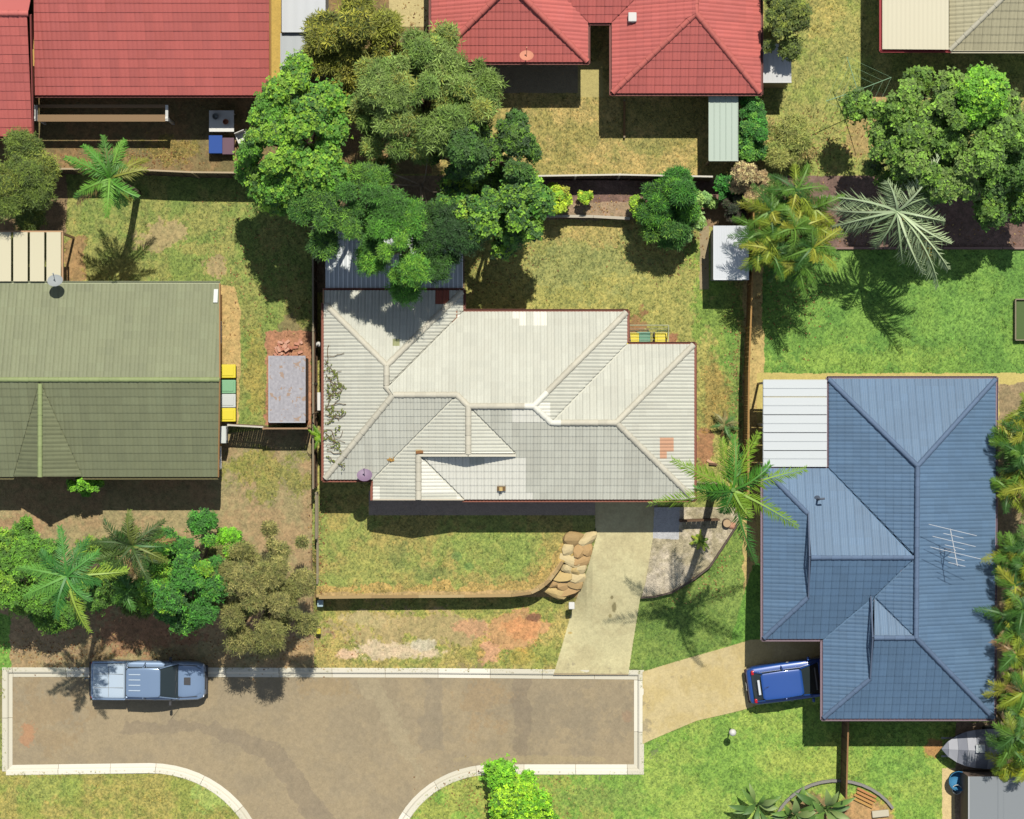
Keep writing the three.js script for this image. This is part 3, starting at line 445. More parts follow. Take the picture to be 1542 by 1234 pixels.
function dish(name, label, c, foot, r, m, tilt) {
  const d = thing(name, label, 'satellite dish', foot.toArray());
  const rel = c.clone().sub(foot), pr = []; for (let i = 0; i <= 8; i++) { const q = i / 8; pr.push(new THREE.Vector2(r * q, 0.24 * r * q * q)); }
  const gq = new THREE.LatheGeometry(pr, 28); gq.scale(1, 1, 0.9); gq.rotateX(-tilt * 0.55); gq.translate(rel.x, rel.y, rel.z); part('reflector', gq, m, d);
  part('mast', tube([V3(0, 0, 0), V3(rel.x * 0.3, rel.y * 0.5, rel.z * 0.2), V3(rel.x, rel.y - 0.02, rel.z)], 0.025), M(new THREE.Color(0.25, 0.25, 0.27), { metalness: 0.6, roughness: 0.5 }), d);
  const tip = rel.clone().add(V3(0, 0.42, -0.3)); part('feed_arm', rod(rel.clone().add(V3(0, 0.02, 0)), tip, 0.014), m, d); part('feed_horn', new THREE.SphereGeometry(0.04, 8, 6).translate(tip.x, tip.y, tip.z), m, d);
  return d;
}

// ---- olive green gabled house on the west side
{
  const h0 = 2.7, t = 0.36, g = thing('tiled_house', 'olive green tiled gable roof house with a steep little porch gable', 'house');
  const pN = plane('N', 428, h0, t), pS = plane('S', 718, h0, t), r = pN.at(100, 572).y - h0;
  const tp = 1.02; // steep porch gable
  const pGw = plane('W', 21, h0 + 0.02, tp), pGe = plane('E', 123, h0 + 0.02, tp); let rx = 66; { let a = 40, c = 100; for (let i = 0; i < 30; i++) { rx = (a + c) / 2; if (pGw.at(rx, 650).y < pGe.at(rx, 650).y) a = rx; else c = rx; } }
  const faces = [
    { pl: pN, poly: [[-140, 428], [330, 428], [330, 572], [-140, 572]] },
    { pl: pS, poly: [[-140, 572], [330, 572], [328, 718], [123, 718], [rx, 577], [21, 718], [-140, 718]], valley: [3, 4] },
    { pl: pGw, poly: [[rx, 577], [rx, 718], [21, 718]] }, { pl: pGe, poly: [[rx, 577], [123, 718], [rx, 718]] },
  ];
  const tones = tonesOf(146, 152, 114, 8, 0.1, K * 1.03, 0.03), at = (p, x, y) => p.at(x, y);
  const roof = tiledRoof(g, faces, { w: 0.36, g: 0.365, rolls: 2, amp: 0.018, lip: 0.03, tones, rough: 0.7 }, 15);
  ridgeCaps(roof, [[at(pN, -140, 572), at(pN, 330, 572)], [at(pGw, rx, 578), at(pGw, rx, 718)]], 0.1, 0.42, tonesOf(156, 170, 112, 3, 0.05, K * 1.16), 8);
  const mg = M(B(176, 130, 78)), gw = M(B(190, 180, 150));
  const e = (x, y) => P(x, y, h0).add(V3(0, -0.05, 0));
  gutters(g, [e(-140, 425.5), e(331, 425.5)], M(B(190, 196, 160))); gutters(g, [e(-140, 720.5), e(20, 720.5)], M(B(120, 112, 70))); gutters(g, [e(122, 720.5), e(329, 720.5)], M(B(120, 112, 70)));
  part('barge_board', [beam(at(pN, 331, 428), at(pN, 331, 572), 0.05, 0.18), beam(at(pS, 331, 572), at(pS, 329, 718), 0.05, 0.18)], mg, g);
  const a = at(pN, 329, 430), b = at(pN, 329, 572), c = at(pS, 328, 716); part('gable_wall', triGeo([a, c, b]), M(B(206, 160, 96)), g);
  const ga = pGw.at(23, 717), gb = pGe.at(120, 717), gc = pGw.at(rx, 717); part('gable_wall', triGeo([ga, gb, gc]), gw, g);
  soffit(g, [[-140, 428], [330, 428], [328, 718], [-140, 718]], h0 - 0.05, mSoffit);
  walls(g, [[-140, 442], [328, 442], [328, 704], [-140, 704]], -0.1, h0 - 0.08, M(B(206, 160, 96)), 1.3);
  for (const y of [500, 690]) windowAt(g, P(328, y, 1.5), V3(1, 0, 0), 1, 1.1);
  const ph = thing('porch_post_pair', 'two white posts under the steep porch gable of the olive house', 'posts', [0, 0, 0]); for (const x of [30, 112]) part('post', box(0.1, h0 - 0.1, 0.1, 0, (h0 - 0.1) / 2 - 0.05, 0).translate(...(p => [p.x, 0, p.z])(P(x, 712, 2.4))), gw, ph);
  dish('satellite_dish', 'grey satellite dish above the back gutter of the olive house', P(83, 424, 3.6), pN.at(85, 432), 0.33, M(B(170, 176, 176)), 0.9);
  const sk = thing('roof_window', 'narrow white skylight at the corner of the olive roof', 'skylight', pN.at(325, 447).toArray()); sk.rotation.x = Math.atan(t) * -1; part('frame', box(0.18, 0.08, 0.62, 0, 0.06, 0), M(B(240, 244, 236)), sk);
  const ac = thing('air_conditioner', 'white box on the gable wall of the olive house above the shaded side yard', 'air conditioner', P(337, 655, 1.2).toArray()); part('casing', rbox(0.3, 0.6, 0.75, 0.03, -0.02, 0, 0), M(B(226, 232, 228)), ac); part('grille', box(0.02, 0.45, 0.5, 0.14, 0, 0), M(new THREE.Color(0.2, 0.2, 0.2)), ac);
}
// ---- red house, north west
{
  const h0 = 2.7, t = 0.4, g = thing('tiled_house', 'red tiled gable roof house with a lower wing, beside the long white shed', 'house');
  const p1 = plane('S', 143, h0, t), p2 = plane('S', 205, h0 - 0.1, t);
  const tones = tonesOf(202, 104, 96, 8, 0.09, K * 1.36, 0.03);
  const roof = tiledRoof(g, [{ pl: p1, poly: [[50, -60], [405, -60], [405, 143], [52, 143]] }, { pl: p2, poly: [[-140, 22], [40, 22], [48, 205], [-140, 205]] }], { w: 0.4, g: 0.395, rolls: 2, amp: 0.02, lip: 0.03, tones, rough: 0.75 }, 25);
  ridgeCaps(roof, [[p2.at(-140, 20), p2.at(42, 20)], [p1.at(48, -60), p1.at(404, -60)]], 0.12, 0.42, tonesOf(200, 106, 98, 3, 0.05, K * 1.35), 4);
  const bk = plane('N', -263, h0, t); part('roof_slope', slab([p1.at(50, -60), p1.at(405, -60), bk.at(405, -262), bk.at(50, -262)], 0.05), M(B(200, 104, 98)), g);
  part('roof_slope', slab([p2.at(-140, 20), p2.at(42, 20), p2.at(42, -160).setY(3), p2.at(-140, -160).setY(3)], 0.05), M(B(204, 106, 100)), g);
  const e = (x, y, h) => P(x, y, h).add(V3(0, -0.05, 0)), mg = M(B(120, 60, 50));
  gutters(g, [e(52, 145, h0), e(406, 145, h0)], mg); gutters(g, [e(-140, 207, h0 - 0.1), e(49, 207, h0 - 0.1)], mg);
  part('barge_board', [beam(p1.at(407, -60), p1.at(407, 143), 0.05, 0.18), beam(p1.at(50, 100), p1.at(50, 143), 0.05, 0.18)], M(B(206, 150, 80)), g);
  part('barge_board', beam(p2.at(46, 22), p2.at(50, 204), 0.05, 0.18), M(B(150, 70, 62)), g);
  walls(g, [[60, -170], [402, -170], [402, 128], [60, 128]], -0.1, h0 - 0.02, M(B(214, 172, 90)), 1.3); walls(g, [[-140, -170], [36, -170], [36, 188], [-140, 188]], -0.1, h0 - 0.12, M(B(200, 160, 90)), 1.3);
  part('gable_wall', triGeo([P(403, 130, h0), p1.at(403, -60), P(403, 20 - 280, h0)]), M(B(214, 172, 90)), g);
  for (const x of [120, 200, 330]) windowAt(g, P(x, 128, 1.5), V3(0, 0, 1), 1.5, 1.2);
}
// ---- red hip roofed house, north
{
  const h0 = 2.7, t = 0.41, g = thing('tiled_house', 'red tiled hip roof house with two back wings and a narrow recess between them', 'house');
  const pW = plane('W', 650, h0, t), pE = plane('E', 885, h0, t), pS = plane('S', 93, h0, t), pS0 = plane('S', 34, h0, t), pW2 = plane('W', 922, h0, t), pE2 = plane('E', 1145, h0, t), pS2 = plane('S', 140, h0, t);
  const faces = [
    { pl: pW, poly: [[650, -140], [768, -140], [768, -24], [650, 93]] }, { pl: pS, poly: [[650, 93], [768, -24], [885, 93]] }, { pl: pE, poly: [[768, -24], [768, -70], [840, -20], [885, 34], [885, 93]] }, { pl: pE, poly: [[768, -70], [768, -140], [840, -20]] },
    { pl: pS0, poly: [[768, -83], [1040, -83], [922, 34], [885, 34]], valley: [1, 3] },
    { pl: pW2, poly: [[922, 34], [1033, -78], [1033, 28], [922, 140]] }, { pl: pS2, poly: [[922, 140], [1033, 28], [1049, 22], [1145, 140]] }, { pl: pW2, poly: [[1033, -78], [1048, -140], [1048, 20], [1033, 28]] }, { pl: pE2, poly: [[1048, -140], [1145, -140], [1145, 140], [1048, 20]] },
  ];
  const tones = tonesOf(202, 104, 96, 8, 0.09, K * 1.36, 0.03);
  const roof = tiledRoof(g, faces, { w: 0.36, g: 0.36, rolls: 2, amp: 0.02, lip: 0.03, tones, rough: 0.75 }, 35), at = (p, x, y) => p.at(x, y);
  ridgeCaps(roof, [[at(pW, 768, -24), at(pW, 651, 92)], [at(pE, 768, -24), at(pE, 884, 92)], [at(pW, 768, -140), at(pW, 768, -24)], [at(pS2, 1048, 20), at(pS2, 923, 139)], [at(pS2, 1048, 20), at(pS2, 1144, 139)], [at(pE2, 1048, -140), at(pE2, 1048, 20)]], 0.12, 0.42, tonesOf(198, 104, 94, 3, 0.05, K * 1.35), 4);
  const e = (x, y) => P(x, y, h0).add(V3(0, -0.05, 0)), mg = M(B(140, 84, 76));
  gutters(g, [e(647.5, -140), e(647.5, 95.5), e(887, 95.5), e(887, 36), e(919.5, 36), e(919.5, 142.5), e(1147.5, 142.5), e(1147.5, -140)], mg);
  soffit(g, [[650, -140], [1145, -140], [1145, 140], [922, 140], [922, 34], [885, 34], [885, 93], [650, 93]], h0 - 0.05, mSoffit);
  walls(g, [[664, -140], [1132, -140], [1132, 124], [936, 124], [936, 24], [870, 24], [870, 78], [664, 78]], -0.1, h0 - 0.08, M(B(190, 150, 120)), 1.3);
  for (const [x, y] of [[720, 78], [820, 78], [990, 124], [1085, 124]]) windowAt(g, P(x, y, 1.5), V3(0, 0, 1), 1.5, 1.2);
  const vt = thing('roof_vent', 'square white roof vent on the red hip roof', 'roof vent', pW2.at(952, 27).toArray()); part('vent_base', rbox(0.36, 0.3, 0.4, 0.04, 0, 0.1, 0), M(B(236, 232, 226)), vt); part('vent_slot', box(0.1, 0.16, 0.02, 0.02, 0.12, 0.21), M(new THREE.Color(0.15, 0.15, 0.15)), vt);
  dish('satellite_dish', 'orange pink satellite dish on the red roof gutter', P(793, 85, 3.5), pS.at(793, 84), 0.3, M(B(226, 150, 120)), 0.9);
}
// ---- cream house, north east corner
{
  const h0 = 2.7, t = 0.36, g = thing('tiled_house', 'cream roofed house with red barge, half sheeting and half tiles', 'house');
  const pS = plane('S', 76, h0, t), pW = plane('W', 1428, h0 + 0.0, t);
  const tones = tonesOf(204, 196, 160, 5, 0.07, K * 1.1);
  const roof = tiledRoof(g, [{ pl: pS, poly: [[1430, 76], [1580, -70], [1680, -70], [1680, 76]] }, { pl: pW, poly: [[1430, 76], [1430, -140], [1580, -140], [1580, -70]] }], { w: 0.36, g: 0.34, rolls: 2, amp: 0.02, lip: 0.028, tones }, 45);
  ridgeCaps(roof, [[pS.at(1580, -70), pS.at(1431, 75)]], 0.1, 0.42, tonesOf(220, 214, 190, 3, 0.05), 4);
  sheetRoof(g, P(1329, -140, h0 + 0.12), P(1429, -140, h0 + 0.4), P(1329, 74, h0 + 0.12), 0.19, 0.012, M(B(232, 224, 196)), 'roof_sheeting');
  const e = (x, y) => P(x, y, h0 + 0.05).add(V3(0, -0.05, 0)), mr = M(B(186, 70, 76)); gutters(g, [e(1326.5, -140), e(1326.5, 77), e(1432, 77)], mr); gutters(g, [e(1432, 78), e(1680, 78)], M(B(214, 206, 180)));
  walls(g, [[1340, -140], [1680, -140], [1680, 64], [1340, 64]], -0.1, h0 - 0.05, M(B(214, 196, 160)), 1.3);
  for (const x of [1390, 1490]) windowAt(g, P(x, 64, 1.5), V3(0, 0, 1), 1.5, 1.2);
}
// corrugated or ribbed sheets between three corners: a, b across the ribs, c along them
function sheetRoof(parent, a, b, c, pitch, amp, m, name = 'roof_sheeting', ribbed = false) {
  const U = b.clone().sub(a), L = U.length(), W = c.clone().sub(a), N = V3().crossVectors(W, U).normalize(), n = Math.round(L / pitch), seg = ribbed ? 6 : 6, pos = [], idx = [];
  if (N.y < 0) N.negate();
  const prof = ribbed ? [[0, 0], [0.8, 0], [0.84, 1], [0.96, 1], [1, 0]] : Array.from({ length: seg + 1 }, (_, i) => [i / seg, 0.5 - 0.5 * Math.cos(2 * Math.PI * i / seg)]);
  for (let k = 0; k < n; k++) for (let i = 0; i < prof.length - (k < n - 1 ? 1 : 0); i++) for (const v of [0, 1]) { const p = a.clone().addScaledVector(U, (k + prof[i][0]) / n).addScaledVector(W, v).addScaledVector(N, prof[i][1] * amp); pos.push(p.x, p.y, p.z); }
  const q = pos.length / 6; for (let i = 0; i < q - 1; i++) idx.push(i * 2, i * 2 + 1, i * 2 + 2, i * 2 + 2, i * 2 + 1, i * 2 + 3);
  const g = new THREE.BufferGeometry(); g.setAttribute('position', new THREE.Float32BufferAttribute(pos, 3)); g.setIndex(idx); const o = ribbed ? g.toNonIndexed() : g; o.computeVertexNormals(); o.setAttribute('uv', new THREE.Float32BufferAttribute(Array.from({ length: o.attributes.position.count * 2 }, (_, i) => o.attributes.position.array[(i >> 1) * 3 + (i & 1) * 2]), 2));
  return part(name, o, m, parent);
}
// ---- blue grey house, east
{
  const y0 = -0.2, h0 = 2.5, t = 0.42, g = thing('tiled_house', 'slate blue tiled house with two gablets, beside the parked blue hatchback', 'house');
  const pN = plane('N', 571, h0, t), pE = plane('E', 1499, h0, t), pWm = plane('W', 1249, h0, t), pN1 = plane('N', 706, h0, t), pW1 = plane('W', 1150, h0, t), pS1 = plane('S', 962, h0, t), pW2 = plane('W', 1240, h0, t), pS2 = plane('S', 1082, h0, t), pN2 = plane('N', 838, h0, t);
  const faces = [
    { pl: pN, poly: [[1248, 571], [1500, 571], [1382, 702]] },
    { pl: pE, poly: [[1500, 571], [1497, 1082], [1380, 960], [1382, 702]] },
    { pl: pWm, poly: [[1248, 571], [1382, 702], [1378, 838], [1248, 706]], valley: [2] }, { pl: pWm, poly: [[1378, 840], [1379, 962], [1317, 900]], valley: [1, 2] },
    { pl: pN1, poly: [[1150, 706], [1248, 706], [1376, 838], [1222, 838], [1217, 773]], valley: [1] },
    { pl: pW1, poly: [[1150, 706], [1218, 773], [1218, 900], [1150, 962]] },
    { pl: pS1, poly: [[1222, 840], [1378, 840], [1317, 899], [1241, 962], [1150, 962], [1218, 900]], valley: [1, 2] },
    { pl: pW2, poly: [[1240, 963], [1316, 899], [1311, 1022], [1240, 1082]], valley: [0] },
    { pl: pN2, poly: [[1317, 900], [1379, 960], [1317, 960]], valley: [0] },
    { pl: pS2, poly: [[1317, 961], [1380, 961], [1497, 1082], [1240, 1082], [1311, 1022]] },
  ];
  const tones = tonesOf(102, 134, 166, 8, 0.09, K * 1.08, 0.03), at = (p, x, y) => p.at(x, y);
  const roof = tiledRoof(g, faces, { w: 0.34, g: 0.35, rolls: 2, amp: 0.016, lip: 0.028, tones, rough: 0.6 }, 55);
  ridgeCaps(roof, [[at(pN, 1382, 702), at(pN, 1249, 572)], [at(pN, 1382, 702), at(pN, 1499, 572)], [at(pE, 1382, 702), at(pE, 1380, 961)], [at(pE, 1380, 961), at(pE, 1496, 1081)], [at(pS1, 1376, 840), at(pS1, 1222, 840)], [at(pW1, 1217, 774), at(pW1, 1151, 707)], [at(pW1, 1217, 900), at(pW1, 1151, 961)], [at(pS2, 1380, 961), at(pS2, 1317, 961)], [at(pS2, 1311, 1022), at(pS2, 1241, 1081)]], 0.1, 0.42, tonesOf(100, 124, 156, 3, 0.05, K * 1.08), 4);
  const mg = M(B(90, 106, 132));
  for (const [p0, p1, top, pw] of [[[1219, 773], [1219, 900], [1221, 839], pW1], [[1313, 899], [1312, 1021], [1316, 961], pW2]]) { const a = pw.at(...p0), b = pw.at(...p1), c = pS1.at(1222, 840); const cc = (pw === pW1 ? pS1.at(...top) : pS2.at(...top)); part('gable_wall', triGeo([a, b, cc]), M(B(70, 84, 104)), g); part('barge_board', [beam(a.clone().add(V3(-0.05, 0.05, 0)), cc.clone().add(V3(-0.05, 0.03, 0)), 0.06, 0.14), beam(cc.clone().add(V3(-0.05, 0.03, 0)), b.clone().add(V3(-0.05, 0.05, 0)), 0.06, 0.14)], mg, g); }
  const e = (x, y) => P(x, y, h0).add(V3(0, -0.05, 0));
  gutters(g, [e(1246, 704), e(1246, 568.5), e(1502, 568.5), e(1499, 1084.5), e(1237.5, 1084.5), e(1237.5, 964.5), e(1147.5, 964.5), e(1147.5, 704), e(1246, 704)], M(B(150, 128, 140)));
  soffit(g, [[1150, 706], [1248, 706], [1248, 571], [1500, 571], [1497, 1082], [1240, 1082], [1240, 962], [1150, 962]], h0 - 0.05, mSoffit);
  walls(g, [[1163, 720], [1262, 720], [1262, 585], [1484, 585], [1482, 1066], [1254, 1066], [1254, 948], [1163, 948]], -0.6, h0 - 0.08, M(B(170, 120, 84)), 1.3);
  for (const y of [780, 880]) windowAt(g, P(1163, y, 1.4), V3(-1, 0, 0), 1.4, 1.1);
  const fl = thing('roof_flue', 'dark bent flue pipe on the blue roof', 'flue', pN1.at(1231, 752).toArray()); part('flue_pipe', tube([V3(0, -0.05, 0), V3(0, 0.45, 0), V3(0.02, 0.62, -0.03), V3(0.22, 0.66, -0.05)], 0.045, 8, 16), M(new THREE.Color(0.05, 0.06, 0.08)), fl); part('flashing', new THREE.CylinderGeometry(0.06, 0.16, 0.08, 12).translate(0, 0.02, 0), M(B(70, 84, 104)), fl);
  // television aerial
  const ft = pE.at(1423, 826), an = thing('television_aerial', 'white television aerial standing on the east slope of the blue roof', 'aerial', ft.toArray()), wm = M(B(226, 228, 232), { roughness: 0.4 });
  part('mast', rod(V3(0, 0, 0), V3(0.1, 1.6, -0.02), 0.022), wm, an); const bo = V3(0.1, 1.55, -0.02);
  part('boom', rod(bo.clone().add(V3(-0.2, 0, -0.9)), bo.clone().add(V3(0.1, 0, 0.65)), 0.018), wm, an);
  for (let i = 0; i < 7; i++) { const z = -0.85 + i * 0.24, l = [1.0, 0.42, 0.9, 0.42, 1.05, 0.35, 0.35][i]; part('element', rod(bo.clone().add(V3(-l + z * 0.12, 0.03, z - l * 0.24)), bo.clone().add(V3(l + z * 0.12, 0.03, z + l * 0.24)), 0.011), wm, an); }
  part('bracket', [rod(V3(-0.3, -0.02, 0.2), V3(0.05, 0.8, 0), 0.014), rod(V3(0.3, -0.2, 0.2), V3(0.05, 0.8, 0), 0.014)], wm, an);
  // white patio cover
  const pc = thing('patio_cover', 'white ribbed patio cover tucked into the corner of the blue house', 'patio cover'), wmat = M(B(218, 224, 226), { roughness: 0.5 });
  const xs = [573, 598, 625, 652, 679, 704]; for (let i = 0; i < 5; i++) sheetRoof(pc, P(1150, xs[i] + 0.5, 2.45), P(1150, xs[i + 1] - 0.3, 2.45), P(1245.5, xs[i] + 0.5, 2.62), 0.37, 0.03, wmat, 'panel', true);
  part('frame', [beam(P(1150, 573, 2.36), P(1150, 704, 2.36), 0.06, 0.12), beam(P(1150, 573, 2.36), P(1245, 573, 2.5), 0.06, 0.1)], wmat, pc);
  for (const y of [577, 640, 700]) { const p = P(1152, y, 2.4); part('post', box(0.09, 2.5, 0.09, p.x, 1.12, p.z), wmat, pc); }
}
// ---------------------------------------------------------------- plants
function leafGeo(kind) {                                  // one sprig of a few folded leaves, about 1 long
  const p = [], add = (a, l, w, tilt, roll) => {
    const c = Math.cos(a), s = Math.sin(a), q = (x, y, z) => { p.push(x * c - z * s, y, x * s + z * c); };
    const y1 = Math.sin(tilt) * l, x1 = Math.cos(tilt) * l, m = 0.45;
    q(0.05, 0, 0); q(x1, y1, 0); q(x1 * m, y1 * m + roll, w); q(0.05, 0, 0); q(x1 * m, y1 * m + roll, -w); q(x1, y1, 0);
  };
  if (kind === 'fine') for (let i = 0; i < 6; i++) add(i * 1.05, 0.8, 0.07, (i % 3 - 0.6) * 0.5, 0.02);
  else if (kind === 'broad') for (let i = 0; i < 4; i++) add(i * 1.6, 0.62, 0.24, (i % 2) * 0.5 - 0.2, 0.05);
  else for (let i = 0; i < 5; i++) add(i * 1.26, 0.65, 0.16, (i % 2) * 0.6 - 0.2, 0.05);
  const g = new THREE.BufferGeometry(); g.setAttribute('position', new THREE.Float32BufferAttribute(p, 3)); g.computeVertexNormals(); return g;
}
const LEAF = { fine: leafGeo('fine'), broad: leafGeo('broad'), mid: leafGeo('mid') };
const leafMat = new THREE.MeshPhysicalMaterial({ color: 0xffffff, roughness: 0.75, transmission: 0.25, thickness: 0, side: THREE.DoubleSide });
const bark = M(B(120, 100, 80)), barkDark = M(B(88, 72, 58));
// o: name,label,px,py (crown centre in plan), base,top (crown heights above ground), rx,rz (m), cols, leaf, size, n, clumps, seed
function tree(o) {
  const R = rng(o.seed), hc = (o.base + o.top) / 2, gy = o.gy ?? T(o.px, o.py), c = P(o.px, o.py, gy + hc);
  const t = thing(o.name, o.label, o.cat || (o.top > 2.4 ? 'tree' : 'shrub'), [c.x, gy, c.z], 0, o.group);
  // leaf clumps: a dome of many small ones with an uneven outline, and a looser layer below
  const ry = (o.top - o.base) / 2, cl = [], rm = Math.min(o.rx, o.rz), cr = Math.min(o.cs || 0.46, rm * 0.42), n = Math.max(9, Math.round((o.dens || 1) * 1.45 * o.rx * o.rz / (cr * cr))), flat = o.flat ?? 0.8;
  const nz = a => 0.78 + 0.5 * vnoise(Math.cos(a) * 1.7 + o.seed, Math.sin(a) * 1.7 + o.seed * 2);
  for (let i = 0; i < n; i++) {
    const low = i % 4 === 3, a = i * 2.39996 + (R() - 0.5) * 0.9, v = Math.sqrt((i + 0.5) / n) * (0.9 + 0.2 * R()), k = nz(a) * (low ? 0.95 : 0.88);
    const dome = Math.sqrt(Math.max(0.02, 1 - Math.min(1, v * v))), y = low ? (R() - 0.75) * 0.9 : dome * (0.55 + 0.6 * vnoise(Math.cos(a) * v * 3 + o.seed, Math.sin(a) * v * 3)) - 0.1 + (R() - 0.5) * 0.5;
    cl.push({ p: V3(Math.cos(a) * v * o.rx * k, hc + y * ry, Math.sin(a) * v * o.rz * k), r: cr * (0.4 + 1.0 * R()), low });
  }
  const tr = [], th = Math.max(0.05, (o.trunk || 0.035) * o.top), fork = V3((R() - 0.5) * 0.3, o.base * 0.75 + 0.05, (R() - 0.5) * 0.3);
  const stem = part('trunk', [tube([V3(0, -0.15, 0), V3((R() - 0.5) * 0.2, fork.y * 0.5, (R() - 0.5) * 0.2), fork], th, 8), ...cl.filter((_, i) => i % 3 === 0 || o.bare).map(k => tube([fork, fork.clone().lerp(k.p, 0.5).add(V3((R() - 0.5) * 0.3, 0.15, (R() - 0.5) * 0.3)), k.p], th * 0.32, 5))], o.bark || bark, t);
  const cols = o.cols.map(q => B(q[0] * (q[1] > q[0] * 1.3 ? 1.12 : 1.02), q[1] * 1.06, q[2] * (q[1] > q[0] * 1.3 ? 0.62 : 0.84), K * 1.55)), tot = cl.reduce((s, k) => s + k.r * k.r, 0), NL = Math.round(o.n * 2.1), im = new THREE.InstancedMesh(LEAF[o.leaf || 'mid'], leafMat, NL), m4 = new THREE.Matrix4(), q4 = new THREE.Quaternion(), q5 = new THREE.Quaternion(), col = new THREE.Color(), up = V3(0, 1, 0), d = V3(), nn = V3(), p = V3();
  let k = 0, acc = 0;
  cl.forEach((c2, ci) => {
    acc += c2.r * c2.r; const end = ci === cl.length - 1 ? NL : Math.round(NL * acc / tot), tint = R();
    for (; k < end; k++) {
      d.set(R() * 2 - 1, R() * 1.6 - 0.5, R() * 2 - 1).normalize(); const rr = c2.r * (R() < 0.12 ? 1.0 + 0.45 * R() : 0.45 + 0.6 * Math.sqrt(R()));
      p.copy(c2.p).add(V3(d.x * rr, d.y * rr * flat, d.z * rr));
      nn.copy(d).multiplyScalar(0.7).add(V3(R() - 0.5, 0.35 + 0.8 * R(), R() - 0.5)).normalize();
      q4.setFromUnitVectors(up, nn); q5.setFromAxisAngle(up, R() * 6.283); q4.multiply(q5);
      const s = o.size * (0.3 + 0.75 * Math.pow(R(), 1.6)); m4.compose(p, q4, V3(s, s, s)); im.setMatrixAt(k, m4);
      const ca = cols[Math.floor((tint * 0.6 + R() * 0.4) * cols.length * 0.999)]; col.copy(ca).multiplyScalar(0.5 + 1.0 * R()); im.setColorAt(k, col);
    }
  });
  im.name = 'crown'; im.userData.kind = 'stuff'; im.castShadow = im.receiveShadow = true; t.add(im);
  return t;
}
// feather frond along +x: rachis and two rows of leaflets
function frondGeo(L, rise, droop, ll, lw, seed, fold = 0.35, n = 34) {
  const R = rng(seed), p = [], quad = (a, b, c, d) => { for (const v of [a, b, c, a, c, d]) p.push(v.x, v.y, v.z); };
  const N = 16, pts = []; let x = 0, y = 0; for (let i = 0; i <= N; i++) { pts.push(V3(x, y, 0)); const t = i / N, a = rise - (rise + droop) * Math.pow(t, 1.1); x += Math.cos(a) * L / N; y += Math.sin(a) * L / N; }
  const at = t => { const f = t * N, i = Math.min(N - 1, Math.floor(f)); return pts[i].clone().lerp(pts[i + 1], f - i); };
  for (let i = 0; i < N; i++) { const w0 = 0.045 * (1 - i / N) + 0.01, w1 = 0.045 * (1 - (i + 1) / N) + 0.01; quad(pts[i].clone().add(V3(0, 0, -w0)), pts[i + 1].clone().add(V3(0, 0, -w1)), pts[i + 1].clone().add(V3(0, 0.02, w1)), pts[i].clone().add(V3(0, 0.02, w0))); }
  for (let i = 0; i < n; i++) for (const s of [-1, 1]) {
    const t = 0.12 + 0.87 * (i + R() * 0.5) / n, o = at(t), f = at(Math.min(1, t + 0.03)).sub(at(Math.max(0, t - 0.03))).normalize();
    const l = ll * (0.45 + 0.55 * Math.sin(Math.PI * Math.min(1, 0.18 + t * 0.9))) * (0.65 + 0.55 * R()), side = V3(0, -fold * (0.2 + 1.5 * R()), s).normalize(), dir = side.multiplyScalar(0.82).addScaledVector(f, 0.45 + 0.3 * t + 0.35 * (R() - 0.3)).normalize();
    const wv = f.clone().multiplyScalar(lw), mid = o.clone().addScaledVector(dir, l * 0.45), tip = o.clone().addScaledVector(dir, l).add(V3(0, -0.12 * l, 0));
    quad(o, mid.clone().add(wv), tip, mid.clone().sub(wv));
  }
  const g = new THREE.BufferGeometry(); g.setAttribute('position', new THREE.Float32BufferAttribute(p, 3)); g.computeVertexNormals(); return g;
}
const palmMat = c => new THREE.MeshPhysicalMaterial({ color: c, roughness: 0.6, transmission: 0.22, thickness: 0, side: THREE.DoubleSide });
const dryFrond = palmMat(B(190, 154, 96));
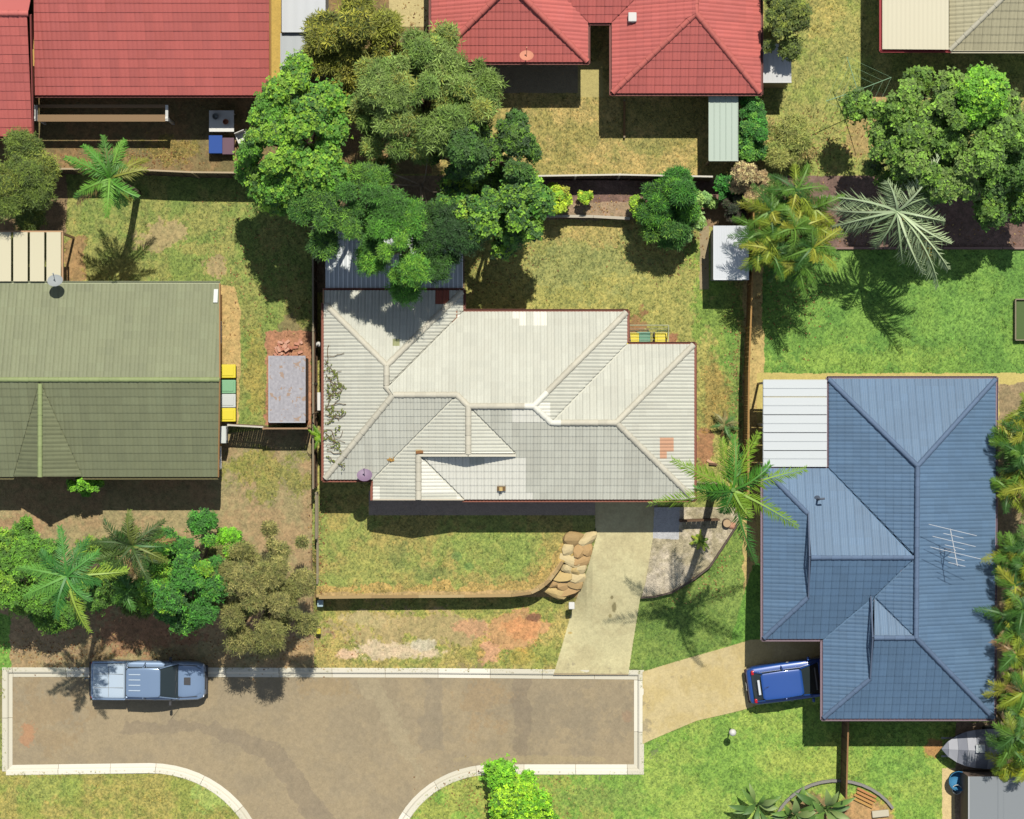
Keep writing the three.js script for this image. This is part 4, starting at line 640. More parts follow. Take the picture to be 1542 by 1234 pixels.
// o: px,py crown, h, fronds [[angle deg (0 = east, 90 = north), length, rise, droop, matIndex]], cols, lean
function palm(o) {
  const R = rng(o.seed), gy = o.gy ?? T(o.px, o.py), c = P(o.px, o.py, gy + o.h), t = thing(o.name || 'palm_tree', o.label, 'palm', [c.x, gy, c.z], 0, o.group);
  const mats = o.cols.map(q => palmMat(B(q[0] * 1.0, q[1] * 1.04, q[2] * 0.9, K * 1.35)));
  (o.heads || [[0, 0, 0]]).forEach(([hx, hz, dh], hi) => {
    const top = V3(hx, o.h + dh, hz), base = V3(hx * 0.4 + (o.lean ? o.lean[0] : 0), -0.15, hz * 0.4 + (o.lean ? o.lean[1] : 0)), tw = o.tr || 0.13;
    const pts = [base, base.clone().lerp(top, 0.5).add(V3(R() * 0.1, 0, R() * 0.1)), top], cv = new THREE.CatmullRomCurve3(pts), g = new THREE.TubeGeometry(cv, 24, tw, 9), pa = g.attributes.position;
    for (let i = 0; i <= 24; i++) { const cc = cv.getPoint(i / 24), s = 1.25 - 0.5 * i / 24 + (i % 2) * 0.05; for (let j = 0; j <= 9; j++) { const k = i * 10 + j; pa.setXYZ(k, cc.x + (pa.getX(k) - cc.x) * s, cc.y + (pa.getY(k) - cc.y) * s, cc.z + (pa.getZ(k) - cc.z) * s); } }
    g.computeVertexNormals(); part('trunk', g, o.bark || bark, t);
    if (o.shaft) part('crownshaft', cyl(tw * 0.95, tw * 0.6, 0.7, top.x, top.y - 0.55, top.z), M(B(...o.shaft)), t);
    // young fronds stand up, old ones hang; a few are short, bent or dry
    const nf = o.nf || 9, fr = o.fronds || Array.from({ length: nf }, (_, i) => { const q = R(); return [i * 137.5 + R() * 34 + hi * 53, o.len * (q < 0.15 ? 0.55 : 0.78 + 0.42 * R()), q < 0.35 ? 0.9 + 0.35 * R() : q < 0.75 ? 0.35 + 0.35 * R() : 0.05 * R(), q < 0.35 ? 0.2 + 0.5 * R() : q < 0.75 ? 0.5 + 0.6 * R() : 1.0 + 0.3 * R(), q > 0.93 ? 99 : Math.floor(R() * mats.length)]; });
    fr.forEach((f, i) => { const m = part('frond', frondGeo(f[1], f[2], f[3], o.ll || f[1] * 0.2, o.lw || 0.03, o.seed * 31 + i + hi * 17, o.fold ?? 0.5, o.nl || 34), f[4] === 99 ? dryFrond : mats[f[4] % mats.length], t); m.position.copy(top); m.rotation.set((R() - 0.5) * 0.9, f[0] * Math.PI / 180, 0, 'YXZ'); });
  });
  return t;
}
// --- trees behind and beside the middle house
const BR = [[92, 150, 44], [74, 132, 36], [116, 164, 54], [56, 108, 30]];
tree({ name: 'broadleaf_tree', label: 'bright green spreading tree overhanging the fence below the long white shed', px: 452, py: 205, base: 3.2, top: 8.4, rx: 2.75, rz: 2.75, cols: BR, leaf: 'broad', size: 0.26, n: 9500, clumps: 34, cr: 0.3, seed: 11 });
tree({ name: 'broadleaf_tree', label: 'bright green low limb tree with rounded leaf clumps by the dark side fence', px: 446, py: 285, base: 3.2, top: 6.6, rx: 1.5, rz: 1.5, cols: BR, leaf: 'broad', size: 0.28, n: 2600, clumps: 14, seed: 12 });
tree({ name: 'bamboo_thicket', label: 'olive yellow feathery thicket beside the end of the white shed', px: 540, py: 75, base: 0.8, top: 6.2, rx: 2.0, rz: 2.2, cols: [[140, 140, 40], [116, 118, 36], [158, 150, 56], [96, 104, 34]], leaf: 'fine', size: 0.42, n: 6000, clumps: 26, seed: 13 });
tree({ name: 'eucalyptus_tree', label: 'grey green airy tree between the olive thicket and the red hip roof', px: 640, py: 150, base: 2.4, top: 8.6, rx: 3.4, rz: 3.0, cols: [[112, 140, 70], [92, 124, 62], [136, 156, 92], [150, 150, 70]], leaf: 'fine', size: 0.38, n: 9000, clumps: 30, cr: 0.3, seed: 14 });
tree({ name: 'fig_tree', label: 'dark green dense tree at the back fence beside the dry yard', px: 732, py: 232, base: 2.4, top: 7.8, rx: 2.4, rz: 1.9, cols: [[62, 108, 28], [46, 88, 24], [84, 128, 34], [40, 76, 22]], leaf: 'mid', size: 0.3, n: 7000, clumps: 26, cr: 0.34, seed: 15 });
tree({ name: 'fig_tree', label: 'glossy green tree leaning over the back lawn next to the patio roof', px: 740, py: 312, base: 2.2, top: 7.0, rx: 2.35, rz: 1.7, cols: [[70, 126, 36], [50, 100, 28], [108, 158, 54], [40, 82, 24], [132, 172, 62]], leaf: 'broad', size: 0.28, n: 6500, clumps: 26, cr: 0.33, seed: 16 });
tree({ name: 'wattle_tree', label: 'soft mid green tree over the west end of the corrugated patio roof', dens: 0.8, px: 530, py: 318, base: 3.9, top: 8.4, rx: 1.9, rz: 1.85, cols: [[72, 130, 52], [58, 112, 44], [98, 150, 66], [46, 92, 36]], leaf: 'fine', size: 0.3, n: 7500, clumps: 26, cr: 0.34, seed: 17 });
tree({ name: 'wattle_tree', label: 'soft bright green tree hanging over the middle of the corrugated patio roof', dens: 0.8, px: 598, py: 372, base: 4.0, top: 8.0, rx: 1.2, rz: 1.8, cols: [[84, 150, 52], [66, 128, 42], [112, 170, 66], [50, 100, 36]], leaf: 'fine', size: 0.28, n: 4500, clumps: 18, cr: 0.42, seed: 18 });
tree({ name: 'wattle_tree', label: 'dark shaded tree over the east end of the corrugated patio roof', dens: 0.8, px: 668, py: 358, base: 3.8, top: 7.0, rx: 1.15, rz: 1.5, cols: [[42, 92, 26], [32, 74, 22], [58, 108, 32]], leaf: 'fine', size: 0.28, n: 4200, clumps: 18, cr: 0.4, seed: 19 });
{ // leafless grey limbs between the two crowns
  const t = thing('dead_tree', 'bare grey branches between the green trees behind the patio roof', 'tree', gp(635, 320).toArray()), R = rng(4), lim = [];
  const top = V3(0.2, 4.4, -0.7); part('trunk', tube([V3(0, -0.1, 0), V3(0.1, 2.2, -0.3), top], 0.09, 7), M(B(150, 136, 116)), t);
  for (const [x, y, z] of [[-0.9, 6, -1.0], [-1.2, 5.8, -0.6], [0.5, 6.2, -1.6], [0.3, 6, 0.1], [0.9, 5.6, -0.3], [-0.2, 5.4, 0.9], [0.4, 5.2, 0.9]]) { const m = part('limb', tube([top, top.clone().lerp(V3(x, y, z), 0.5).add(V3(R() * 0.2, 0.1, R() * 0.2)), V3(x, y, z)], 0.03, 5), M(B(166, 150, 128)), t); }
}
const shrub = (name, label, px, py, top, r, cols, leaf, size, n, seed, extra = {}) => tree(Object.assign({ name, label, px, py, base: 0.1, top, rx: r, rz: r, cols, leaf, size, n, clumps: 12, cr: 0.42, seed, cat: 'shrub', trunk: 0.03 }, extra));
const YG = [[172, 190, 40], [130, 168, 36], [196, 190, 60]];
shrub('garden_shrub', 'yellow green leafy shrub at the west end of the rear garden bed', 838, 297, 1.7, 0.55, YG, 'broad', 0.22, 700, 21, { gy: 0.45 });
shrub('garden_shrub', 'tiny yellow leaved plant alone in the shaded garden bed', 880, 297, 1.2, 0.3, YG, 'broad', 0.2, 200, 22, { gy: 0.45, clumps: 5 });
shrub('garden_shrub', 'rounded lime green bush against the larger dark green bush', 963, 313, 1.9, 0.42, [[134, 176, 40], [104, 152, 36], [160, 190, 50]], 'broad', 0.2, 800, 23, { gy: 0.3 });
tree({ name: 'garden_shrub', label: 'large fresh green bush spilling over the low wall onto the back lawn', cat: 'shrub', px: 1002, py: 302, base: 0.4, top: 3.6, rx: 1.25, rz: 0.95, cols: [[62, 132, 38], [48, 110, 34], [92, 156, 46], [40, 92, 30]], leaf: 'fine', size: 0.32, n: 5200, clumps: 22, seed: 24, gy: 0.2 });
tree({ name: 'garden_shrub', label: 'green bush drooping over the lawn in front of the larger bush', cat: 'shrub', px: 1000, py: 348, base: 0.3, top: 2.6, rx: 0.75, rz: 0.7, cols: [[70, 132, 50], [56, 110, 42], [104, 150, 72]], leaf: 'fine', size: 0.3, n: 2200, clumps: 14, seed: 25 });
shrub('garden_shrub', 'silvery sage shrub next to the concrete strip by the white shed', 1034, 342, 2.0, 0.6, [[128, 166, 112], [104, 146, 92], [156, 184, 136]], 'broad', 0.2, 1100, 26);
shrub('garden_shrub', 'small silvery leaved plant at the rear fence', 1058, 303, 1.5, 0.4, [[136, 176, 120], [150, 180, 110]], 'broad', 0.2, 500, 27);
shrub('garden_shrub', 'bright green shrub in the shaded back corner behind the white shed', 1094, 284, 1.9, 0.5, [[60, 150, 50], [40, 112, 36]], 'broad', 0.22, 700, 28);
tree({ name: 'flowering_shrub', label: 'dusky pink flowering shrub at the back corner near the white shed', cat: 'shrub', px: 1132, py: 272, base: 0.4, top: 3.0, rx: 0.75, rz: 0.95, cols: [[190, 160, 140], [150, 120, 104], [206, 184, 160], [120, 116, 70]], leaf: 'mid', size: 0.2, n: 2600, clumps: 14, seed: 29, bare: 1 });
tree({ name: 'garden_shrub', label: 'dark bush shading the soil behind the white shed', cat: 'shrub', px: 1105, py: 312, base: 0.2, top: 1.9, rx: 0.6, rz: 0.55, cols: [[44, 64, 30], [60, 50, 40], [36, 56, 28]], leaf: 'mid', size: 0.2, n: 1200, clumps: 10, seed: 30 });
// --- north yards
tree({ name: 'broadleaf_tree', label: 'olive green tree against the east wall of the red hip roofed house', px: 1178, py: 28, base: 1.2, top: 4.6, rx: 0.8, rz: 1.7, cols: [[104, 118, 40], [84, 98, 34], [130, 136, 56]], leaf: 'mid', size: 0.24, n: 3800, clumps: 18, seed: 31 });
tree({ name: 'climbing_vine', label: 'green creeper trailing over the pale green sheet roof', cat: 'vine', px: 1130, py: 195, base: 0.5, top: 2.6, rx: 0.6, rz: 1.5, cols: [[62, 138, 54], [48, 112, 44], [96, 156, 74]], leaf: 'mid', size: 0.24, n: 2600, clumps: 16, seed: 32 });
tree({ name: 'garden_shrub', label: 'pale straw green grassy bush between the creeper and the yellow palms', cat: 'shrub', px: 1178, py: 220, base: 0.1, top: 1.5, rx: 1.25, rz: 0.95, cols: [[168, 164, 104], [140, 148, 84], [196, 168, 128]], leaf: 'fine', size: 0.3, n: 2400, clumps: 16, seed: 33 });
tree({ name: 'mango_tree', label: 'huge rounded dark green tree near the cream house', px: 1424, py: 212, base: 1.4, top: 7.2, rx: 3.7, rz: 3.1, cols: [[92, 132, 42], [70, 110, 36], [120, 156, 56], [104, 126, 60], [56, 92, 30]], leaf: 'broad', size: 0.3, n: 15000, clumps: 46, cr: 0.25, seed: 34 });
tree({ name: 'mango_tree', label: 'vivid light green tree top rising beside the huge dark tree', px: 1468, py: 160, base: 3, top: 8, rx: 1.15, rz: 1.5, cols: [[112, 178, 40], [88, 150, 34], [136, 196, 52]], leaf: 'broad', size: 0.28, n: 3400, clumps: 18, cr: 0.34, seed: 35 });
tree({ name: 'mango_tree', label: 'green tree at the edge of the dark soil bed east of the silver palm', px: 1528, py: 250, base: 0.8, top: 5.6, rx: 1.6, rz: 2.4, cols: [[76, 122, 40], [60, 102, 34], [100, 146, 50]], leaf: 'broad', size: 0.28, n: 5000, clumps: 24, cr: 0.3, seed: 36 });
// palms
const GOLD = [[146, 160, 44], [104, 142, 42], [168, 166, 56], [72, 118, 34], [96, 136, 40], [60, 104, 34]];
const cane = (label, px, py, h, heads, len, seed, cols = GOLD) => palm({ name: 'cane_palm', label, px, py, h, heads: heads.flatMap(([x, z, d], i) => [[x, z, d], [x * 0.8 + Math.cos(i * 2.1 + seed) * 0.6, z * 0.9 + Math.sin(i * 2.1 + seed) * 0.6, d - 0.5]]), nf: 9, len: len * 0.8, ll: 0.4, lw: 0.022, cols, seed, tr: 0.05, fold: 0.35, nl: 28, bark: M(B(140, 130, 70)) });
cane('golden cane palm clump over the fence beside the white garden shed', 1195, 345, 4.8, [[0, 0, 0.4], [-0.9, -0.8, 0], [0.9, -0.9, -0.1], [-0.9, 0.9, -0.2], [0.8, 0.8, 0.1], [0.1, -1.6, 0.2], [0.2, 1.4, -0.5], [-1.3, 0.1, -0.4]], 1.7, 41);
palm({ name: 'silver_palm', label: 'grey green drooping feather palm standing in the dark soil bed', px: 1352, py: 318, h: 5.2, cols: [[176, 190, 166], [148, 166, 138], [196, 206, 184], [196, 170, 100]], seed: 42, ll: 0.85, lw: 0.034, fold: 1.7, nl: 48, tr: 0.16, fronds: [[62, 3.0, 0.9, 0.2, 2], [168, 3.5, 0.5, 0.9, 0], [180, 3.2, 0.35, 0.8, 2], [193, 3.0, 0.3, 0.9, 0], [205, 2.4, 0.2, 1.0, 1], [-12, 2.4, 0.7, 1.1, 0], [-32, 3.0, 0.6, 1.0, 2], [-48, 3.6, 0.6, 0.9, 2], [-60, 3.9, 0.5, 0.8, 0], [-70, 3.2, 0.3, 1.0, 2], [-85, 2.6, 0.1, 1.2, 1], [-115, 2.0, 0.2, 1.2, 1], [20, 1.8, 0.9, 1.1, 1], [110, 1.6, 1.0, 1.0, 0], [-54, 3.0, -0.1, 1.0, 3]] });
const PG = [[100, 156, 36], [78, 140, 34], [132, 164, 42], [56, 118, 30]];
palm({ label: 'tall lone palm with a long trunk beside the driveway gravel bed', px: 1104, py: 738, h: 10.2, cols: PG, seed: 43, lean: [0.25, 0.35], tr: 0.15, ll: 0.55, lw: 0.03, nl: 40, fold: 0.45, shaft: [110, 150, 60], fronds: [[154, 2.75, 0.35, 0.45, 2], [191, 3.4, 0.1, 0.25, 2], [173, 1.7, 0.75, 0.5, 1], [90, 2.3, 0.5, 0.5, 1], [110, 2.3, 0.0, 0.9, 2], [72, 2.8, 0.05, 0.9, 2], [40, 1.9, 0.75, 0.4, 1], [17, 3.1, 0.2, 0.4, 2], [-28, 3.1, 0.2, 0.5, 2], [-58, 1.4, 0.6, 0.7, 2], [-78, 3.4, 0.0, 0.7, 3], [200, 1.2, 0.5, 1.2, 3], [250, 1.2, 0.3, 1.2, 3], [310, 1.1, 0.3, 1.2, 3]] });
palm({ label: 'palm with upright fronds behind the cream slatted patio roof', px: 165, py: 268, h: 6.2, cols: [[100, 160, 56], [124, 172, 66], [84, 134, 44], [150, 150, 60]], seed: 44, nf: 18, len: 1.9, ll: 0.46, lw: 0.032, nl: 36, fold: 0.6 });
palm({ label: 'glossy palm with blue green fronds beside the parked ute', px: 100, py: 868, h: 8.6, cols: [[84, 148, 62], [112, 166, 76], [62, 124, 48], [150, 172, 60]], seed: 45, ll: 0.5, lw: 0.036, nl: 40, fold: 0.65, fronds: [[98, 2.2, 0.7, 0.4, 0], [60, 1.9, 0.6, 0.6, 2], [36, 1.8, 0.7, 0.6, 0], [4, 2.5, 0.2, 0.5, 3], [-12, 1.5, 0.6, 0.7, 2], [170, 2.0, 0.4, 0.5, 1], [206, 2.0, 0.5, 0.5, 1], [-74, 2.6, 0.15, 0.7, 3], [-105, 1.9, 0.5, 0.7, 2], [-50, 1.5, 0.5, 0.8, 0], [135, 1.6, 0.7, 0.7, 2], [232, 1.7, 0.4, 0.9, 1]] });
palm({ label: 'dark dense palm between the glossy palm and the round green tree', px: 198, py: 822, h: 6.6, cols: [[88, 112, 40], [66, 92, 34], [120, 130, 56], [60, 110, 40]], seed: 46, nf: 20, len: 1.7, ll: 0.44, lw: 0.03, nl: 38, fold: 0.7 });
palm({ label: 'small young palm with thin fronds in the garden by the ute', px: 190, py: 888, h: 3.4, cols: [[100, 150, 46], [74, 124, 40]], seed: 47, nf: 9, len: 1.2, ll: 0.4, lw: 0.035, nl: 28, tr: 0.07 });
tree({ name: 'garden_shrub', label: 'broad light green bush beside the glossy palm in the west front garden', cat: 'shrub', px: 34, py: 862, base: 0.3, top: 4.2, rx: 1.9, rz: 2.1, cols: [[92, 148, 46], [72, 124, 40], [116, 164, 58]], leaf: 'mid', size: 0.26, n: 5200, clumps: 24, seed: 51 });
tree({ name: 'round_tree', label: 'round mid green tree between the dark palm and the grey brown tree', px: 285, py: 866, base: 1.0, top: 5.8, rx: 2.1, rz: 2.5, cols: [[60, 132, 42], [46, 108, 38], [84, 150, 50], [120, 170, 46]], leaf: 'mid', size: 0.27, n: 7000, clumps: 28, cr: 0.31, seed: 52 });
tree({ name: 'garden_shrub', label: 'vivid light green shrub behind the round tree in the west garden', cat: 'shrub', px: 345, py: 815, base: 0.2, top: 2.8, rx: 0.65, rz: 0.55, cols: [[110, 184, 30], [86, 156, 30]], leaf: 'mid', size: 0.22, n: 1300, clumps: 10, seed: 53 });
tree({ name: 'bottlebrush_tree', label: 'grey brown dry looking tree beside the boundary fence', px: 400, py: 880, base: 0.8, top: 5.2, rx: 2.25, rz: 2.5, cols: [[140, 132, 84], [120, 120, 70], [158, 146, 102], [98, 108, 54]], leaf: 'fine', size: 0.27, n: 7500, clumps: 30, cr: 0.3, seed: 54, bark: barkDark });
tree({ name: 'garden_shrub', label: 'small lime shrub under the front eave of the olive house', cat: 'shrub', px: 128, py: 730, base: 0.8, top: 2.6, rx: 0.65, rz: 0.36, cols: [[110, 176, 40], [84, 148, 34]], leaf: 'broad', size: 0.22, n: 900, clumps: 8, seed: 55 });
tree({ name: 'garden_shrub', label: 'olive bush behind the cream slatted patio roof', cat: 'tree', px: 28, py: 275, base: 0.6, top: 4.6, rx: 1.45, rz: 1.65, cols: [[112, 128, 44], [88, 106, 38], [140, 146, 62], [72, 96, 34]], leaf: 'fine', size: 0.3, n: 5500, clumps: 24, seed: 56 });
tree({ name: 'round_hedge_shrub', label: 'round bright green clipped shrub on the verge at the bend of the kerb', cat: 'shrub', px: 787, py: 1206, base: 0.15, top: 2.1, rx: 1.4, rz: 1.35, cols: [[128, 196, 26], [98, 168, 24], [150, 206, 40], [76, 132, 22]], leaf: 'broad', size: 0.24, n: 4200, clumps: 30, cr: 0.24, seed: 57, flat: 0.85 });
// fern by the side fence and small weeds
const tuft = (label, px, py, r, cols, seed, gy, name = 'fern') => palm({ name, label, px, py, h: 0.35, gy, cols, seed, nf: 12, len: r, ll: r * 0.28, lw: 0.02, nl: 16, tr: 0.05 });
tuft('bright yellow green fern leaning over the side gutter of the pale house', 482, 657, 0.6, [[140, 176, 30], [110, 152, 28]], 61, 1.6);
tuft('small yellow green fern growing at the front corner of the gravel bed', 1055, 815, 0.5, [[170, 180, 50], [120, 150, 40]], 62);
tuft('dry palm seedling beside the sunlit right hand fence', 1092, 640, 0.75, [[90, 130, 70], [150, 140, 100]], 63);
// golden palms along the east boundary
cane('golden cane palm near the top corner of the blue house', 1540, 650, 3.8, [[0, 0, 0], [-0.1, 1.0, 0.2], [0.3, -0.9, 0]], 1.35, 71);
cane('golden cane palm half way along the east side of the blue house', 1544, 735, 3.4, [[0, 0, 0], [0.5, 0.9, 0.2], [-0.2, -0.8, 0]], 1.5, 72);
cane('golden cane palm below the television aerial', 1540, 850, 4.0, [[0, 0, 0.2], [-0.3, 0.9, 0], [0.2, -0.8, 0]], 1.4, 73);
cane('golden cane palm between the aerial and the covered boat', 1532, 950, 4.0, [[0, 0, 0], [-0.1, 1.0, 0.2], [0.2, -0.9, 0.2], [0.5, 0.4, 0]], 1.5, 74);
cane('golden cane palm hanging over the covered boat', 1534, 1075, 4.2, [[0, 0, 0], [-0.2, 0.9, 0.1], [0.2, -0.9, 0.1], [0.5, 0.5, 0]], 1.5, 75);
cane('golden cane palm low against the corner of the grey shed', 1532, 1130, 3.0, [[0, 0, 0], [0.4, 0.5, 0.1]], 1.3, 76, [[180, 180, 40], [140, 160, 40]]);
// strap leaved plants in the curved bed
function strapPlant(label, px, py, seed, n, L, cols) {
  const R = rng(seed), t = thing('strap_leaf_plant', label, 'plant', gp(px, py).toArray());
  const mats = cols.map(c => palmMat(B(...c, K * 1.3)));
  for (let i = 0; i < n; i++) {
    const len = L * (0.7 + 0.5 * R()), w = 0.14 * (0.8 + 0.5 * R()), rise = 0.75 + 0.6 * R(), pos = [], idx = []; let x = 0, y = 0;
    for (let k = 0; k <= 8; k++) { const q = k / 8, ww = k < 3 ? 0.03 : w * Math.sin(Math.PI * Math.min(1, (q - 0.3) / 0.7 * 0.9 + 0.1)); pos.push(x, y + ww * 0.35, -ww, x, y, 0, x, y + ww * 0.35, ww); const a = rise - 1.5 * q * q; x += Math.cos(a) * len / 8; y += Math.sin(a) * len / 8; if (k < 8) { const b = k * 3; idx.push(b, b + 3, b + 1, b + 1, b + 3, b + 4, b + 1, b + 4, b + 2, b + 2, b + 4, b + 5); } }
    const g = new THREE.BufferGeometry(); g.setAttribute('position', new THREE.Float32BufferAttribute(pos, 3)); g.setIndex(idx); g.computeVertexNormals();
    const m = part('leaf', g, mats[i % mats.length], t); m.rotation.y = i * 2.4 + R() * 0.8; m.position.set((R() - 0.5) * 0.3, 0.02, (R() - 0.5) * 0.3);
  }
}
const ST = [[110, 150, 60], [84, 124, 52], [140, 164, 92]];
strapPlant('big strap leaved plant at the end of the timber side fence', 1246, 1222, 81, 15, 1.7, ST);
strapPlant('tall strap leaved plant at the west end of the curved garden bed', 1140, 1216, 82, 12, 1.5, ST);
strapPlant('strap leaved plant in the middle of the curved garden bed', 1196, 1226, 83, 13, 1.6, ST);

tree({ name: 'garden_shrub', label: 'leafy green understorey bush between the glossy palm and the dark dense palm', cat: 'shrub', px: 150, py: 868, base: 0.2, top: 2.6, rx: 1.3, rz: 1.25, cols: [[84, 132, 44], [66, 110, 38], [112, 150, 56]], leaf: 'mid', size: 0.26, n: 2600, seed: 58 });
tree({ name: 'garden_shrub', label: 'olive green understorey bush at the foot of the round tree', cat: 'shrub', px: 222, py: 900, base: 0.2, top: 2.0, rx: 0.95, rz: 0.8, cols: [[104, 132, 46], [80, 108, 40], [130, 146, 60]], leaf: 'fine', size: 0.26, n: 1500, seed: 59 });
tree({ name: 'garden_shrub', label: 'mid green bush in front of the glossy palm by the rear of the ute', cat: 'shrub', px: 84, py: 925, base: 0.2, top: 2.2, rx: 1.1, rz: 0.8, cols: [[78, 134, 44], [62, 112, 38], [100, 150, 54]], leaf: 'mid', size: 0.24, n: 1800, seed: 60 });
// ---------------------------------------------------------------- fences, walls, steps
function fence(label, pts, h, m, cap, opt = {}) {         // pts plan px on the ground; posts and panels each their own part
  const a0 = gp(...pts[0]), t = thing(opt.name || 'fence', label, 'fence');
  for (let i = 0; i < pts.length - 1; i++) {
    const a = gp(...pts[i]), b = gp(...pts[i + 1]); if (opt.y != null) { a.y = opt.y; b.y = opt.y; }
    const L = Math.hypot(b.x - a.x, b.z - a.z), n = Math.max(1, Math.round(L / 2.4));
    for (let k = 0; k < n; k++) {
      const p = a.clone().lerp(b, k / n), q = a.clone().lerp(b, (k + 1) / n), d = q.clone().sub(p), ry = Math.atan2(-d.z, d.x), l = Math.hypot(d.x, d.z), mid = p.clone().lerp(q, 0.5), lo = Math.min(p.y, q.y) - 0.25;
      const gs = []; if (opt.metal) { for (let c = 0; c < 12; c++) gs.push(box(l / 12, h - 0.05, 0.025, -l / 2 + l / 12 * (c + 0.5), 0, (c % 2) * 0.018)); }
      else { const np = Math.round(l / 0.105); for (let c = 0; c < np; c++) { const jy = (hash2(c + i * 40, k * 7 + pts[0][0]) - 0.5) * 0.05; gs.push(box(l / np - 0.008, h - 0.04 + jy, 0.018, -l / 2 + l / np * (c + 0.5), jy / 2, (c % 2) * 0.014)); } gs.push(box(l - 0.1, 0.08, 0.04, 0, h * 0.3, -0.035), box(l - 0.1, 0.08, 0.04, 0, -h * 0.32, -0.035)); }
      const pan = part('panel', gs, m, t); pan.position.set(mid.x, Math.max(p.y, q.y) + h / 2, mid.z); pan.rotation.y = ry;
      if (cap) { const cg = part('capping_rail', box(l - 0.02, 0.045, 0.07), cap, t); cg.position.set(mid.x, Math.max(p.y, q.y) + h + 0.01, mid.z); cg.rotation.y = ry; }
      const po = part('post', box(0.09, h + 0.35, 0.09, 0, h / 2 - 0.12, 0), opt.post || cap || m, t); po.position.set(p.x, Math.max(p.y, q.y), p.z); po.rotation.y = ry;
    }
  }
  return t;
}
const timber = M(B(150, 112, 64)), timberDark = M(B(104, 76, 48)), timberGrey = M(B(150, 138, 112)), metalPale = M(B(214, 208, 190), { roughness: 0.5 }), white = M(B(236, 234, 226), { roughness: 0.5 }), dark = M(new THREE.Color(0.03, 0.03, 0.033)), galv = M(B(170, 172, 168), { roughness: 0.45, metalness: 0.3 });
fence('cream capped fence along the dry yard behind the rear garden bed', [[800, 272], [930, 270], [1068, 273]], 1.75, M(B(110, 92, 74)), metalPale, { metal: true });
fence('cream capped fence below the red house yard, in the shade', [[60, 262], [190, 262], [300, 267], [400, 268]], 1.9, M(B(96, 80, 60)), M(B(196, 176, 140)), { metal: true });
fence('dark timber side fence between the olive house and the pale house', [[476, 272], [477, 500], [477, 735]], 1.7, timberDark, timberGrey);
fence('brown timber side fence between the back lawn and the yellow path', [[1129, 278], [1126, 430], [1121, 560], [1119, 742]], 1.75, M(B(150, 104, 50)), M(B(176, 134, 70)));
fence('dark timber fence running out from the front of the blue house', [[1271, 1080], [1268, 1196]], 1.6, timberDark, M(B(150, 110, 66)), { metal: true, post: timberDark });
fence('short cream fence between the bins and the stained shed', [[352, 640], [404, 643]], 1.75, M(B(120, 92, 70)), metalPale);
fence('short timber fence below the stained shed', [[404, 645], [470, 645]], 1.75, M(B(120, 82, 56)), M(B(176, 140, 104)));
fence('low grey picket fence beside the front lawn boundary', [[478, 742], [478, 880]], 0.7, timberGrey, timberGrey);
fence('short dark fence between the house corner and the tall palm', [[1024, 784], [1082, 782]], 0.7, timberDark, timberDark);
fence('short grey timber fence above the tall palm trunk', [[1046, 726], [1088, 728]], 0.5, timberGrey, timberGrey);
{ // sleeper wall along the edge of the upper front lawn
  const t = thing('retaining_wall', 'curved timber sleeper retaining wall along the upper front lawn', 'retaining wall'), mt = [M(B(184, 156, 104)), M(B(170, 142, 94)), M(B(194, 168, 118))];
  const pts = resample([[480, 900], [560, 899], [700, 898], [770, 897], [800, 893], [812, 887], [820, 881], [828, 874], [834, 866], [840, 858], [847, 846]], 76);
  for (let i = 0; i < pts.length - 1; i++) for (let k = 0; k < 6; k++) { const a = G(...pts[i]), b = G(...pts[i + 1]); a.y = b.y = 0.06 - 0.11 - k * 0.235 + (hash2(i, k) - 0.5) * 0.02; const d = b.clone().sub(a).normalize(); part('sleeper', beam(a.addScaledVector(d, 0.004), b.addScaledVector(d, -0.004), 0.13, 0.228), mt[(i + k) % 3], t); }
}
{ // low wall in the back yard and the raised bed behind it
  const t = thing('retaining_wall', 'low cream capped garden wall at the back of the rear lawn', 'retaining wall'), ps = [[797, 328], [845, 327.5], [893, 328], [948, 331]];
  for (let i = 0; i < 3; i++) { const a = G(...ps[i], 0.24), b = G(...ps[i + 1], 0.24), d = b.clone().sub(a).normalize(); part('panel', beam(a, b.clone().addScaledVector(d, -0.01), 0.08, 0.62), M(B(140, 110, 84)), t); part('capping_rail', beam(a.clone().setY(0.57), b.clone().setY(0.57).addScaledVector(d, -0.01), 0.12, 0.05), M(B(206, 196, 176)), t); }
  struct('garden_bed', drape([[800, 273], [1064, 275], [1052, 330], [948, 329], [800, 326]], (x, y) => 0.45 * (1 - smooth(940, 1050, x)) + 0.06 * fbm(x / 9, y / 9), 0.02), mGravel);
  const e = thing('garden_edging', 'thin pinkish concrete edging along the dark soil bed', 'edging'); for (let i = 0; i < 5; i++) part('edging_strip', beam(G(1150 + i * 90, 374, 0.05), G(1239 + i * 90, 374, 0.05), 0.1, 0.16), M(B(150, 120, 110)), e);
  const e2 = thing('garden_edging', 'dark curved timber edging round the gravel bed', 'edging'), q = resample([[1110, 790], [1092, 818], [1068, 854], [1040, 876], [1012, 893], [985, 900], [966, 901]], 24); for (let i = 0; i < q.length - 1; i++) { const a = gp(...q[i], 0.08), b = gp(...q[i + 1], 0.08); part('edging_strip', beam(a, b, 0.07, 0.34), M(B(96, 80, 70)), e2); }
  const e3 = thing('garden_edging', 'grey curved edging round the orange garden bed', 'edging'), q3 = arc(1262, 1262, 98, 84, -160, -30, 14); for (let i = 0; i < q3.length - 1; i++) part('edging_strip', beam(gp(...q3[i], 0.05), gp(...q3[i + 1], 0.05), 0.12, 0.2), M(B(150, 146, 140)), e3);
}
